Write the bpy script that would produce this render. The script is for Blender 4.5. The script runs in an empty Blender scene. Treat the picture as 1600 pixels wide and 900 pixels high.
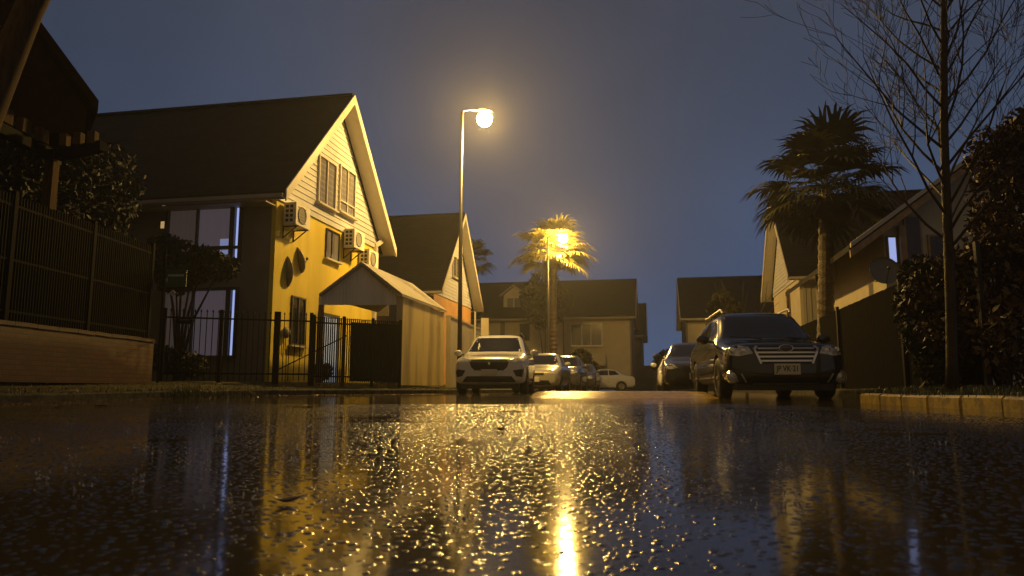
import bpy, bmesh, math, random
import numpy as np
from mathutils import Vector, Matrix
from mathutils.bvhtree import BVHTree
random.seed(7); rng = np.random.default_rng(7)
sc = bpy.context.scene; C = sc.collection
R = math.radians

# ---------------------------------------------------------------- camera
F = 1150.0; HOR = 608.0; CAM_H = 0.18
PITCH = math.atan((HOR-450)/F)
cam = bpy.data.cameras.new('camera'); camo = bpy.data.objects.new('camera', cam); C.objects.link(camo)
camo.location = (0,0,CAM_H); camo.rotation_euler = (R(90)+PITCH,0,0)
cam.sensor_width = 36; cam.lens = 36*F/1600; cam.clip_start=0.02; cam.clip_end = 2000
cam.dof.use_dof = True; cam.dof.focus_distance = 12.0; cam.dof.aperture_fstop = 8.0
sc.camera = camo
# ---------------------------------------------------------------- night sky
w = bpy.data.worlds.new('World'); sc.world = w; w.use_nodes = True
nt = w.node_tree; nt.nodes.clear()
def N(nt, typ, **kw):
    n = nt.nodes.new(typ)
    for k, v in kw.items():
        if k in n.inputs: n.inputs[k].default_value = v
        else: setattr(n, k, v)
    return n
out = N(nt,'ShaderNodeOutputWorld'); bg = N(nt,'ShaderNodeBackground'); bg.inputs[1].default_value = 1.0
sky = N(nt,'ShaderNodeTexSky'); sky.sky_type='NISHITA'; sky.sun_disc=False; sky.sun_elevation=R(-4); sky.sun_rotation=R(20)
tc = N(nt,'ShaderNodeTexCoord'); sep = N(nt,'ShaderNodeSeparateXYZ'); nt.links.new(tc.outputs['Generated'], sep.inputs[0])
rz = N(nt,'ShaderNodeValToRGB')   # by height
e = rz.color_ramp.elements
e[0].position=0.0; e[0].color=(0.062,0.110,0.220,1); e[1].position=1.0; e[1].color=(0.036,0.040,0.055,1)
for p,c in ((0.12,(0.048,0.082,0.165,1)),(0.30,(0.043,0.062,0.108,1)),(0.50,(0.040,0.049,0.076,1))):
    q = rz.color_ramp.elements.new(p); q.color=c
nt.links.new(sep.outputs[2], rz.inputs[0])
# warm fill added to the sky behind the camera and to the left: brownish
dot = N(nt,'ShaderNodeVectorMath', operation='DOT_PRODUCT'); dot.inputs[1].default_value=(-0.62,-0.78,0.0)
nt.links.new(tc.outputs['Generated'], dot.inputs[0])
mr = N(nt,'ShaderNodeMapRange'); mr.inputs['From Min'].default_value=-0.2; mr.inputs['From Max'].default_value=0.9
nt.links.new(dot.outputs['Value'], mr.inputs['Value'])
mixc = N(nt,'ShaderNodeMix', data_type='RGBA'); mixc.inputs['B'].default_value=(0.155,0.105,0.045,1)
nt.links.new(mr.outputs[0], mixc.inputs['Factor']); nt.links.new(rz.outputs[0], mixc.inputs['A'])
cn = N(nt,'ShaderNodeTexNoise'); cn.inputs['Scale'].default_value=2.2; cn.inputs['Detail'].default_value=4
nt.links.new(tc.outputs['Generated'], cn.inputs['Vector'])
cm = N(nt,'ShaderNodeMapRange'); cm.inputs['From Min'].default_value=.3; cm.inputs['From Max'].default_value=.7; cm.inputs['To Min'].default_value=0.78; cm.inputs['To Max'].default_value=1.22
nt.links.new(cn.outputs['Fac'], cm.inputs['Value'])
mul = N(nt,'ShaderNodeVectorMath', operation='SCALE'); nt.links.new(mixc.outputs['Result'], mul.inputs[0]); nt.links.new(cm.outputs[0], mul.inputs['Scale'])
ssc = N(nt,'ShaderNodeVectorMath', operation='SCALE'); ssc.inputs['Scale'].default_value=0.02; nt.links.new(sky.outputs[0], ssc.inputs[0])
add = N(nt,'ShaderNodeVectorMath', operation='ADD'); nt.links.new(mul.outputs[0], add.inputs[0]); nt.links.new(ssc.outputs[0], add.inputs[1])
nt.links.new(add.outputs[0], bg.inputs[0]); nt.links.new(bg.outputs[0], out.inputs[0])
sc.view_settings.view_transform='Standard'; sc.view_settings.look='None'; sc.view_settings.exposure=0; sc.view_settings.gamma=1
sc.view_settings.use_curve_mapping=False
sc.cycles.use_denoising=True; sc.cycles.max_bounces=6; sc.cycles.volume_bounces=0; sc.cycles.sample_clamp_indirect=4.0
sc.cycles.use_adaptive_sampling=False
try: sc.cycles.use_light_tree=True
except Exception: pass
LAMP_COL=(1.0,0.60,0.14); LAMP_L=1750.0

# ---------------------------------------------------------------- pixel helpers
CP, SP = math.cos(PITCH), math.sin(PITCH)
def at(px, py, Y):
    u=(px-800)/F; v=(450-py)/F
    d=(u, CP - v*SP, SP + v*CP); k=Y/d[1]
    return Vector((d[0]*k, Y, CAM_H+d[2]*k))
def xa(px, Y, z=0.2):
    return (px-800)/F*(Y*CP+(z-CAM_H)*SP)
A = math.atan(0.194)                      # street direction
S = Vector((math.sin(A), math.cos(A), 0)); T = Vector((math.cos(A), -math.sin(A), 0))
def ss(a,b,x):
    t=min(1,max(0,(x-a)/(b-a))); return t*t*(3-2*t)
def road_z(y): return 0.05*ss(8.5,16,y)

# ---------------------------------------------------------------- materials
def mat(name, col, rough=.6, metal=0, var=.25, nscale=6, bump=0, bscale=40, emit=None, es=0, coat=0, trans=0, ior=1.45, stretch=None, spec=.5):
    m=bpy.data.materials.new(name); m.use_nodes=True; t=m.node_tree; b=t.nodes['Principled BSDF']
    b.inputs['Roughness'].default_value=rough; b.inputs['Metallic'].default_value=metal; b.inputs['IOR'].default_value=ior
    b.inputs['Coat Weight'].default_value=coat; b.inputs['Coat Roughness'].default_value=.05
    b.inputs['Transmission Weight'].default_value=trans; b.inputs['Specular IOR Level'].default_value=spec
    tc=N(t,'ShaderNodeTexCoord'); mp=N(t,'ShaderNodeMapping'); t.links.new(tc.outputs['Object'],mp.inputs[0])
    if stretch: mp.inputs['Scale'].default_value=stretch
    n=N(t,'ShaderNodeTexNoise'); n.inputs['Scale'].default_value=nscale; n.inputs['Detail'].default_value=6
    t.links.new(mp.outputs[0],n.inputs['Vector'])
    r=N(t,'ShaderNodeValToRGB'); a=1-var; bb=1+var
    r.color_ramp.elements[0].position=.3; r.color_ramp.elements[0].color=(col[0]*a,col[1]*a,col[2]*a,1)
    r.color_ramp.elements[1].position=.7; r.color_ramp.elements[1].color=(min(1,col[0]*bb),min(1,col[1]*bb),min(1,col[2]*bb),1)
    t.links.new(n.outputs['Fac'],r.inputs[0]); t.links.new(r.outputs[0],b.inputs['Base Color'])
    if bump:
        n2=N(t,'ShaderNodeTexNoise'); n2.inputs['Scale'].default_value=bscale; n2.inputs['Detail'].default_value=4
        t.links.new(mp.outputs[0],n2.inputs['Vector'])
        bp=N(t,'ShaderNodeBump'); bp.inputs['Distance'].default_value=bump; t.links.new(n2.outputs['Fac'],bp.inputs['Height']); t.links.new(bp.outputs[0],b.inputs['Normal'])
    if emit:
        b.inputs['Emission Color'].default_value=(*emit,1); b.inputs['Emission Strength'].default_value=es
    m['bsdf']='Principled BSDF'
    return m
M={}
M['wall_yellow']=mat('wall_yellow',(.68,.53,.06),.7,var=.13,nscale=2.2,stretch=(1,1,.22),bump=.004,bscale=60)
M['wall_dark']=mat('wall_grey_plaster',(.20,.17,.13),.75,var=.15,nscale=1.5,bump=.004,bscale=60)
M['wall_orange']=mat('wall_orange',(.50,.27,.10),.7,var=.12,nscale=1.5)
M['wall_cream']=mat('wall_cream',(.50,.44,.32),.7,var=.1,nscale=1.5)
M['siding']=mat('siding_white',(.47,.47,.50),.55,var=.07,nscale=2.0)
M['siding_grey']=mat('siding_grey',(.34,.31,.26),.6,var=.12,nscale=2,stretch=(1,1,.15))
M['trim']=mat('trim_white',(.50,.46,.39),.5,var=.06)
M['metal_black']=mat('fence_paint_black',(.007,.006,.005),.7,var=.2,spec=.06)
M['pole']=mat('pole_painted',(.022,.019,.016),.4,metal=.0,var=.2,nscale=3)
M['frame']=mat('window_frame_dark',(.05,.045,.04),.4,var=.1)
M['frame_w']=mat('window_frame_pale',(.55,.52,.46),.4,var=.08)
M['pane']=mat('window_glass_curtain',(.17,.16,.17),.12,var=.35,nscale=3,stretch=(5,5,.3))
M['pane_dark']=mat('window_glass_dark',(.035,.035,.045),.06,var=.3,nscale=2)
M['pane_lilac']=mat('window_curtain_lilac',(.2,.18,.2),.2,var=.2,emit=(.62,.50,.62),es=.075,nscale=3,stretch=(4,4,.3))
M['pane_brown']=mat('window_curtain_brown',(.2,.15,.12),.2,var=.2,emit=(.62,.45,.42),es=.045,nscale=3,stretch=(4,4,.3))
M['pane_lit']=mat('window_lit_blue',(.3,.35,.5),.3,var=.1,emit=(.42,.52,1.0),es=.75)
M['pane_blue']=mat('window_lit_pale_blue',(.3,.35,.5),.3,var=.1,emit=(.45,.52,.95),es=.33)
M['door_glow']=mat('door_pale_blue_glow',(.35,.45,.62),.5,var=.06,emit=(.35,.45,.62),es=.25)  # weak emission makes the door look lit; it is no light source
M['lit_warm']=mat('window_lit_warm',(.5,.4,.2),.4,var=.1,emit=(1,.62,.25),es=.42)
M['plastic_w']=mat('plastic_white',(.70,.66,.58),.45,var=.05)
M['plastic_b']=mat('plastic_black',(.015,.015,.015),.35,var=.2)
M['dish']=mat('dish_grey',(.16,.15,.13),.45,var=.15)
M['sheet_black']=mat('fence_sheet_black',(.008,.007,.006),.9,var=.2,spec=.03)
M['board_pale']=mat('board_pale',(.80,.76,.64),.6,var=.12,nscale=2,stretch=(1,1,.15))
M['bark']=mat('bark_wet',(.050,.033,.016),.5,spec=.25,var=.45,nscale=12,bump=.012,bscale=30,stretch=(1,1,.35))
M['bark_palm']=mat('bark_palm',(.11,.08,.045),.5,var=.5,nscale=14,bump=.03,bscale=16,stretch=(1,1,2.5))
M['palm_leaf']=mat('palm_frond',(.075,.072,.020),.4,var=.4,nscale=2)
M['palm_dry']=mat('palm_frond_dry',(.13,.085,.035),.6,var=.4,nscale=2)
M['leaf']=mat('leaf_dark',(.040,.040,.014),.65,var=.6,nscale=1.3)
M['leaf_red']=mat('leaf_russet',(.085,.050,.018),.5,var=.6,nscale=1.6)
M['grass']=mat('grass_blades',(.07,.075,.018),.4,var=.5,nscale=3)
M['wood']=mat('timber_brown',(.20,.11,.04),.5,var=.3,nscale=5,stretch=(6,6,.6))
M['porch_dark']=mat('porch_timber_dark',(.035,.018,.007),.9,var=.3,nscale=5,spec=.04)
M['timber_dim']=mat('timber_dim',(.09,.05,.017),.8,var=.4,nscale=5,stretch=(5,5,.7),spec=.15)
M['wood_pale']=mat('timber_pale',(.34,.22,.10),.5,var=.3,nscale=5)
M['kerb_y']=None
M['tyre']=mat('tyre_rubber',(.015,.015,.015),.6,var=.2)
M['rim']=mat('rim_alloy',(.35,.34,.32),.3,metal=.8,var=.1)
M['chrome']=mat('chrome_trim',(.75,.72,.66),.18,metal=1,var=.03)
M['silver']=mat('silver_plastic',(.55,.52,.46),.35,metal=.2,var=.05)
M['glass']=mat('car_glass',(.012,.012,.014),.04,var=.2,spec=.8)
M['head']=mat('headlight_lens',(.55,.54,.50),.08,metal=.25,var=.5,nscale=14,coat=1)
M['tail']=mat('tail_lens',(.25,.01,.008),.1,var=.1,coat=1)
M['plate']=mat('plate_white',(.74,.68,.52),.45,var=.04)
M['ink']=mat('plate_ink',(.012,.011,.010),.5,var=.1)
def paint(n,c,r=.25): return mat(n,c,r,var=.03,coat=1,bump=.0006,bscale=180)
M['p_white']=paint('paint_white',(.80,.78,.72)); M['p_black']=paint('paint_black',(.008,.009,.013),.22)
M['p_silver']=paint('paint_silver',(.40,.38,.34)); M['p_dark']=paint('paint_charcoal',(.06,.055,.06)); M['p_gold']=paint('paint_sand',(.38,.31,.17))
M['p_grey']=paint('paint_grey',(.045,.04,.038)); M['p_navy']=paint('paint_navy',(.03,.03,.04))
M['sign']=mat('sign_green',(.05,.11,.06),.4,var=.1); M['sign_w']=mat('sign_white',(.5,.5,.42),.4,var=.05)
M['leaf_fallen']=mat('fallen_leaf',(.28,.15,.05),.3,var=.4,nscale=30)
M['scrap']=mat('scrap_pale',(.55,.42,.20),.3,var=.3,nscale=20)
M['water']=mat('water_drop',(.9,.9,.9),.02,var=0,trans=1,ior=1.33)

def tex_mat(name, build):
    m=bpy.data.materials.new(name); m.use_nodes=True; t=m.node_tree; build(t,t.nodes['Principled BSDF']); return m
def b_roof(t,b):
    tc=N(t,'ShaderNodeTexCoord')
    br=N(t,'ShaderNodeTexBrick'); br.inputs['Scale'].default_value=3.2; br.inputs['Color1'].default_value=(.034,.028,.019,1); br.inputs['Color2'].default_value=(.020,.017,.012,1)
    br.inputs['Mortar'].default_value=(.009,.007,.006,1); br.inputs['Mortar Size'].default_value=.03; br.inputs['Row Height'].default_value=.45; br.inputs['Brick Width'].default_value=.9
    t.links.new(tc.outputs['Object'],br.inputs['Vector'])
    n=N(t,'ShaderNodeTexNoise'); n.inputs['Scale'].default_value=1.4; n.inputs['Detail'].default_value=7; t.links.new(tc.outputs['Object'],n.inputs['Vector'])
    mx=N(t,'ShaderNodeMix',data_type='RGBA',blend_type='MULTIPLY'); mx.inputs['Factor'].default_value=.7
    t.links.new(br.outputs['Color'],mx.inputs['A']); t.links.new(n.outputs['Color'],mx.inputs['B']); t.links.new(mx.outputs['Result'],b.inputs['Base Color'])
    bp=N(t,'ShaderNodeBump'); bp.inputs['Distance'].default_value=.01; t.links.new(br.outputs['Fac'],bp.inputs['Height']); t.links.new(bp.outputs[0],b.inputs['Normal'])
    b.inputs['Roughness'].default_value=.8; b.inputs['Specular IOR Level'].default_value=.2
M['roof']=tex_mat('roof_shingle',b_roof)
def b_brick(t,b):
    tc=N(t,'ShaderNodeTexCoord'); sp=N(t,'ShaderNodeSeparateXYZ'); t.links.new(tc.outputs['Object'],sp.inputs[0]); ad=N(t,'ShaderNodeMath',operation='ADD'); t.links.new(sp.outputs[0],ad.inputs[0]); t.links.new(sp.outputs[1],ad.inputs[1])
    mp=N(t,'ShaderNodeCombineXYZ'); t.links.new(ad.outputs[0],mp.inputs[0]); t.links.new(sp.outputs[2],mp.inputs[1])
    br=N(t,'ShaderNodeTexBrick'); br.inputs['Scale'].default_value=1; br.inputs['Color1'].default_value=(.10,.036,.017,1); br.inputs['Color2'].default_value=(.06,.022,.011,1)
    br.inputs['Mortar'].default_value=(.045,.03,.02,1); br.inputs['Mortar Size'].default_value=.008; br.inputs['Row Height'].default_value=.075; br.inputs['Brick Width'].default_value=.24
    t.links.new(mp.outputs[0],br.inputs['Vector']); t.links.new(br.outputs['Color'],b.inputs['Base Color'])
    bp=N(t,'ShaderNodeBump'); bp.inputs['Distance'].default_value=.006; bp.invert=True; t.links.new(br.outputs['Fac'],bp.inputs['Height']); t.links.new(bp.outputs[0],b.inputs['Normal'])
    b.inputs['Roughness'].default_value=.55
M['brick']=tex_mat('brick_red',b_brick)
def b_stain(t,b):   # plaster wall with dark runs of water down from its top
    tc=N(t,'ShaderNodeTexCoord'); mp=N(t,'ShaderNodeMapping'); mp.inputs['Scale'].default_value=(1,.8,.11); t.links.new(tc.outputs['Object'],mp.inputs[0])
    n=N(t,'ShaderNodeTexNoise'); n.inputs['Scale'].default_value=2.3; n.inputs['Detail'].default_value=5; t.links.new(mp.outputs[0],n.inputs['Vector'])
    r=N(t,'ShaderNodeValToRGB'); r.color_ramp.elements[0].position=.34; r.color_ramp.elements[0].color=(.36,.27,.12,1); r.color_ramp.elements[1].position=.5; r.color_ramp.elements[1].color=(.66,.52,.20,1)
    t.links.new(n.outputs['Fac'],r.inputs[0]); t.links.new(r.outputs[0],b.inputs['Base Color']); b.inputs['Roughness'].default_value=.6
    n2=N(t,'ShaderNodeTexNoise'); n2.inputs['Scale'].default_value=30; t.links.new(tc.outputs['Object'],n2.inputs['Vector'])
    bp=N(t,'ShaderNodeBump'); bp.inputs['Distance'].default_value=.006; t.links.new(n2.outputs['Fac'],bp.inputs['Height']); t.links.new(bp.outputs[0],b.inputs['Normal'])
M['stain']=tex_mat('plaster_stained',b_stain)
def b_kerb(col,col2):
    def f(t,b):
        tc=N(t,'ShaderNodeTexCoord'); n=N(t,'ShaderNodeTexNoise'); n.inputs['Scale'].default_value=7; n.inputs['Detail'].default_value=8; n.inputs['Roughness'].default_value=.7
        t.links.new(tc.outputs['Object'],n.inputs['Vector'])
        r=N(t,'ShaderNodeValToRGB'); r.color_ramp.elements[0].position=.42; r.color_ramp.elements[0].color=(*col2,1); r.color_ramp.elements[1].position=.55; r.color_ramp.elements[1].color=(*col,1)
        t.links.new(n.outputs['Fac'],r.inputs[0]); t.links.new(r.outputs[0],b.inputs['Base Color']); b.inputs['Roughness'].default_value=.35
        bp=N(t,'ShaderNodeBump'); bp.inputs['Distance'].default_value=.01; t.links.new(n.outputs['Fac'],bp.inputs['Height']); t.links.new(bp.outputs[0],b.inputs['Normal'])
    return f
M['kerb_y']=tex_mat('kerb_yellow_worn',b_kerb((.58,.40,.08),(.30,.22,.10)))
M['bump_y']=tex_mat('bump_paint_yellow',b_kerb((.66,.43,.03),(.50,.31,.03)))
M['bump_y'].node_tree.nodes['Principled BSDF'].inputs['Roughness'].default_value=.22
M['kerb_g']=tex_mat('kerb_concrete',b_kerb((.09,.08,.055),(.035,.032,.024)))
M['verge']=tex_mat('verge_soil',b_kerb((.10,.09,.035),(.05,.042,.022)))
for _k in ('kerb_g','verge'):
    _b=M[_k].node_tree.nodes['Principled BSDF']; _b.inputs['Roughness'].default_value=.8; _b.inputs['Specular IOR Level'].default_value=.15
def b_road(t,b):
    geo=N(t,'ShaderNodeNewGeometry')
    L=t.links.new
    # asphalt tone
    n=N(t,'ShaderNodeTexNoise'); n.inputs['Scale'].default_value=60; n.inputs['Detail'].default_value=5; L(geo.outputs['Position'],n.inputs['Vector'])
    r=N(t,'ShaderNodeValToRGB'); r.color_ramp.elements[0].color=(.035,.026,.014,1); r.color_ramp.elements[1].color=(.10,.075,.036,1); L(n.outputs['Fac'],r.inputs[0]); L(r.outputs[0],b.inputs['Base Color'])
    # how deep the water stands (patches)
    pn=N(t,'ShaderNodeTexNoise'); pn.inputs['Scale'].default_value=.55; pn.inputs['Detail'].default_value=3; L(geo.outputs['Position'],pn.inputs['Vector'])
    pm=N(t,'ShaderNodeMapRange'); pm.inputs['From Min'].default_value=.38; pm.inputs['From Max'].default_value=.60; L(pn.outputs['Fac'],pm.inputs['Value'])
    # stone bumps poking out of the film
    def bumps(scale, thr, rad):
        v=N(t,'ShaderNodeTexVoronoi'); v.inputs['Scale'].default_value=scale; v.voronoi_dimensions='2D'; L(geo.outputs['Position'],v.inputs['Vector'])
        a=N(t,'ShaderNodeMath',operation='DIVIDE'); L(v.outputs['Distance'],a.inputs[0]); a.inputs[1].default_value=rad
        a2=N(t,'ShaderNodeMath',operation='POWER'); L(a.outputs[0],a2.inputs[0]); a2.inputs[1].default_value=2
        a3=N(t,'ShaderNodeMath',operation='SUBTRACT',use_clamp=True); a3.inputs[0].default_value=1; L(a2.outputs[0],a3.inputs[1])
        s=N(t,'ShaderNodeSeparateColor'); L(v.outputs['Color'],s.inputs[0])
        g=N(t,'ShaderNodeMath',operation='GREATER_THAN'); L(s.outputs[0],g.inputs[0]); g.inputs[1].default_value=thr
        m=N(t,'ShaderNodeMath',operation='MULTIPLY'); L(a3.outputs[0],m.inputs[0]); L(g.outputs[0],m.inputs[1]); return m
    m1=bumps(58,.45,.42); m2=bumps(110,.5,.42)
    inv=N(t,'ShaderNodeMath',operation='SUBTRACT'); inv.inputs[0].default_value=1.15; L(pm.outputs[0],inv.inputs[1])
    h1=N(t,'ShaderNodeMath',operation='MULTIPLY'); L(m1.outputs[0],h1.inputs[0]); h1.inputs[1].default_value=.0016
    h2=N(t,'ShaderNodeMath',operation='MULTIPLY'); L(m2.outputs[0],h2.inputs[0]); h2.inputs[1].default_value=.0007
    hs=N(t,'ShaderNodeMath',operation='ADD'); L(h1.outputs[0],hs.inputs[0]); L(h2.outputs[0],hs.inputs[1])
    hm=N(t,'ShaderNodeMath',operation='MULTIPLY'); L(hs.outputs[0],hm.inputs[0]); L(inv.outputs[0],hm.inputs[1])
    # wind/rain ripples
    w1=N(t,'ShaderNodeTexNoise'); w1.inputs['Scale'].default_value=26; w1.inputs['Detail'].default_value=3; L(geo.outputs['Position'],w1.inputs['Vector'])
    w1m=N(t,'ShaderNodeMath',operation='MULTIPLY'); L(w1.outputs['Fac'],w1m.inputs[0]); w1m.inputs[1].default_value=.0003
    ad=N(t,'ShaderNodeMath',operation='ADD'); 
    w2=N(t,'ShaderNodeTexNoise'); w2.inputs['Scale'].default_value=7; w2.inputs['Detail'].default_value=2; L(geo.outputs['Position'],w2.inputs['Vector'])
    w2m=N(t,'ShaderNodeMath',operation='MULTIPLY'); L(w2.outputs['Fac'],w2m.inputs[0]); w2m.inputs[1].default_value=.0005
    L(w2m.outputs[0],ad.inputs[0]); L(w1m.outputs[0],ad.inputs[1])
    bp=N(t,'ShaderNodeBump'); bp.inputs['Distance'].default_value=1.0; bp.inputs['Strength'].default_value=1.0; L(ad.outputs[0],bp.inputs['Height']); L(bp.outputs[0],b.inputs['Normal'])
    b.inputs['Roughness'].default_value=.09; b.inputs['IOR'].default_value=1.36
M['road']=tex_mat('wet_asphalt',b_road)

# ---------------------------------------------------------------- mesh helpers
class MB:
    def __init__(s): s.v=[]; s.f=[]
    def add(s, vs, fs):
        o=len(s.v); s.v += [tuple(p) for p in vs]; s.f += [tuple(i+o for i in f) for f in fs]
    def box(s, x0,x1,y0,y1,z0,z1):
        s.add([(x0,y0,z0),(x1,y0,z0),(x1,y1,z0),(x0,y1,z0),(x0,y0,z1),(x1,y0,z1),(x1,y1,z1),(x0,y1,z1)],
              [(0,3,2,1),(4,5,6,7),(0,1,5,4),(1,2,6,5),(2,3,7,6),(3,0,4,7)])
    def beam(s, p0, p1, wd, ht, up=(0,0,1)):
        p0=Vector(p0); p1=Vector(p1); d=(p1-p0).normalized(); up=Vector(up)
        if abs(d.dot(up))>.98: up=Vector((0,1,0))
        a=d.cross(up).normalized()*wd/2; b=a.cross(d).normalized()*ht/2
        vs=[p0-a-b,p0+a-b,p0+a+b,p0-a+b,p1-a-b,p1+a-b,p1+a+b,p1-a+b]
        s.add(vs,[(0,1,2,3),(7,6,5,4),(0,4,5,1),(1,5,6,2),(2,6,7,3),(3,7,4,0)])
    def tube(s, pts, rad, n=8, cap=True):
        pts=[Vector(p) for p in pts]; 
        if not hasattr(rad,'__len__'): rad=[rad]*len(pts)
        o=len(s.v); prev=None
        for i,p in enumerate(pts):
            d=(pts[min(i+1,len(pts)-1)]-pts[max(i-1,0)]).normalized()
            if prev is None:
                a=d.cross(Vector((0,0,1))); a=a.normalized() if a.length>.05 else d.cross(Vector((0,1,0))).normalized()
            else: a=(prev-d*prev.dot(d)).normalized()
            prev=a; b=d.cross(a)
            for k in range(n):
                t=2*math.pi*k/n; s.v.append(tuple(p+(a*math.cos(t)+b*math.sin(t))*rad[i]))
        for i in range(len(pts)-1):
            for k in range(n):
                k2=(k+1)%n; s.f.append((o+i*n+k,o+i*n+k2,o+(i+1)*n+k2,o+(i+1)*n+k))
        if cap:
            s.f.append(tuple(o+k for k in range(n))[::-1]); s.f.append(tuple(o+(len(pts)-1)*n+k for k in range(n)))
    def prism(s, poly, d):     # planar polygon (3-D points) swept by vector d
        n=len(poly); d=Vector(d); vs=[Vector(p) for p in poly]; vs+= [p+d for p in vs]
        s.add(vs,[tuple(range(n))[::-1],tuple(range(n,2*n))]+[(i,(i+1)%n,n+(i+1)%n,n+i) for i in range(n)])
    def lathe(s, prof, c, axis='z', n=20):   # prof: (r,h)
        c=Vector(c); o=len(s.v)
        for r,h in prof:
            for k in range(n):
                t=2*math.pi*k/n; a,b=r*math.cos(t),r*math.sin(t)
                s.v.append(tuple(c+Vector({'z':(a,b,h),'x':(h,a,b),'y':(a,h,b)}[axis])))
        for i in range(len(prof)-1):
            for k in range(n):
                k2=(k+1)%n; s.f.append((o+i*n+k,o+i*n+k2,o+(i+1)*n+k2,o+(i+1)*n+k))
    def sphere(s,c,r,n=8,sq=(1,1,1)):
        m=n//2; c=Vector(c); o=len(s.v)
        for i in range(m+1):
            ph=math.pi*i/m
            for k in range(n):
                t=2*math.pi*k/n; s.v.append((c.x+r*sq[0]*math.sin(ph)*math.cos(t),c.y+r*sq[1]*math.sin(ph)*math.sin(t),c.z+r*sq[2]*math.cos(ph)))
        for i in range(m):
            for k in range(n):
                k2=(k+1)%n; s.f.append((o+i*n+k,o+(i+1)*n+k,o+(i+1)*n+k2,o+i*n+k2))
    def build(s,name,m,parent=None,smooth=False,fix=True):
        me=bpy.data.meshes.new(name); me.from_pydata(s.v,[],s.f); me.validate()
        if fix and len(s.f)<60000:
            bm=bmesh.new(); bm.from_mesh(me); bmesh.ops.recalc_face_normals(bm,faces=bm.faces); bm.to_mesh(me); bm.free()
        return link(name,me,m,parent,smooth)
def link(name,me,m,parent=None,smooth=False):
    if m is not None:
        me.materials.clear(); me.materials.append(m)
    if smooth: me.shade_smooth()
    o=bpy.data.objects.new(name,me); C.objects.link(o)
    if parent is not None: o.parent=parent
    return o
def tag(o,label=None,cat=None,group=None,kind=None):
    if label: o['label']=label
    if cat: o['category']=cat
    if group: o['group']=group
    if kind: o['kind']=kind
    return o
def empty(name,loc,rz=0):
    o=bpy.data.objects.new(name,None); C.objects.link(o); o.location=loc; o.rotation_euler=(0,0,rz); o.empty_display_size=.3; return o

# ================================================================ SETTING
# road: one sheet, fine near the camera, reaching the horizon
ys=[-60,-20,-5,0]+[0.5*i for i in range(1,40)]+[22,26,32,40,60,100,200,400]
xs=[-300,-60,-20,-10,-6,-3,0,3,6,10,20,60,300]
g=MB(); g.v=[(x,y,road_z(y)) for y in ys for x in xs]
nx=len(xs); g.f=[(j*nx+i,j*nx+i+1,(j+1)*nx+i+1,(j+1)*nx+i) for j in range(len(ys)-1) for i in range(nx-1)]
tag(g.build('road',M['road'],smooth=True,fix=False),kind='structure')

def densify(poly, step=.5):
    out=[]
    for a,b in zip(poly[:-1],poly[1:]):
        a=Vector(a);b=Vector(b); n=max(1,int((b-a).length/step))
        for i in range(n): out.append(tuple(a.lerp(b,i/n)))
    out.append(tuple(poly[-1])); return out
LK=[(-6.3,-8),(-6.1,0),(-6.0,9),(-5.85,12),(-5.3,14),(-4.4,15.6),(-3.0,17.0),(-2.0,18.4),(-1.72,20),(-1.36,22),(-.75,25),(.75,32.7),(3.1,45)]
RK=[(3.2,-8),(3.5,0),(3.88,5.6),(4.45,9.4),(4.68,10.1),(5.3,10.5),(5.75,10.9),(5.95,12),(7.1,18),(8.5,25),(12.5,45)]
def smooth_poly(P,it=2):
    for _ in range(it):
        Q=[P[0]]
        for a,b in zip(P[:-1],P[1:]):
            Q+= [(a[0]*.75+b[0]*.25,a[1]*.75+b[1]*.25),(a[0]*.25+b[0]*.75,a[1]*.25+b[1]*.75)]
        P=Q+[P[-1]]
    return P
LKs=densify(smooth_poly(LK),.5); RKs=densify(smooth_poly(RK),.4)
def kerb_top(y): return road_z(y)+.125
def strip(name,line,offs,dirn,m,jit=0,kind='structure',zadd=0):
    g=MB(); n=len(offs)
    for (x,y) in line:
        for (o,z) in offs:
            g.v.append((x+dirn[0]*o, y+dirn[1]*o, z+zadd+road_z(y)+(random.uniform(-jit,jit) if o>.3 else 0)))
    L=len(line)
    g.f=[(j*n+i,j*n+i+1,(j+1)*n+i+1,(j+1)*n+i) for j in range(L-1) for i in range(n-1)]
    o=g.build(name,m,smooth=True,fix=False); tag(o,kind=kind); return o
LD=(-.86,.5); RD=(.95,-.3)
def kerb(name,line,dirn,m,wd=.16):
    g=MB(); n=4
    prof=[(0,-.05),(0.0,.105),(.02,.125),(wd,.125),(wd,-.02)]
    n=len(prof)
    for k,(x,y) in enumerate(line):
        jz=random.uniform(-.004,.004)
        for (o,z) in prof: g.v.append((x+dirn[0]*o,y+dirn[1]*o,z+road_z(y)+(jz if z>0 else 0)))
    L=len(line)
    for j in range(L-1):
        for i in range(n-1): g.f.append((j*n+i,j*n+i+1,(j+1)*n+i+1,(j+1)*n+i))
    g.f.append(tuple(range(n))); g.f.append(tuple((L-1)*n+i for i in range(n)))
    o=g.build(name,m,fix=False); tag(o,kind='structure'); return o
kerb('kerb',LKs,LD,M['kerb_g'])
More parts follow.
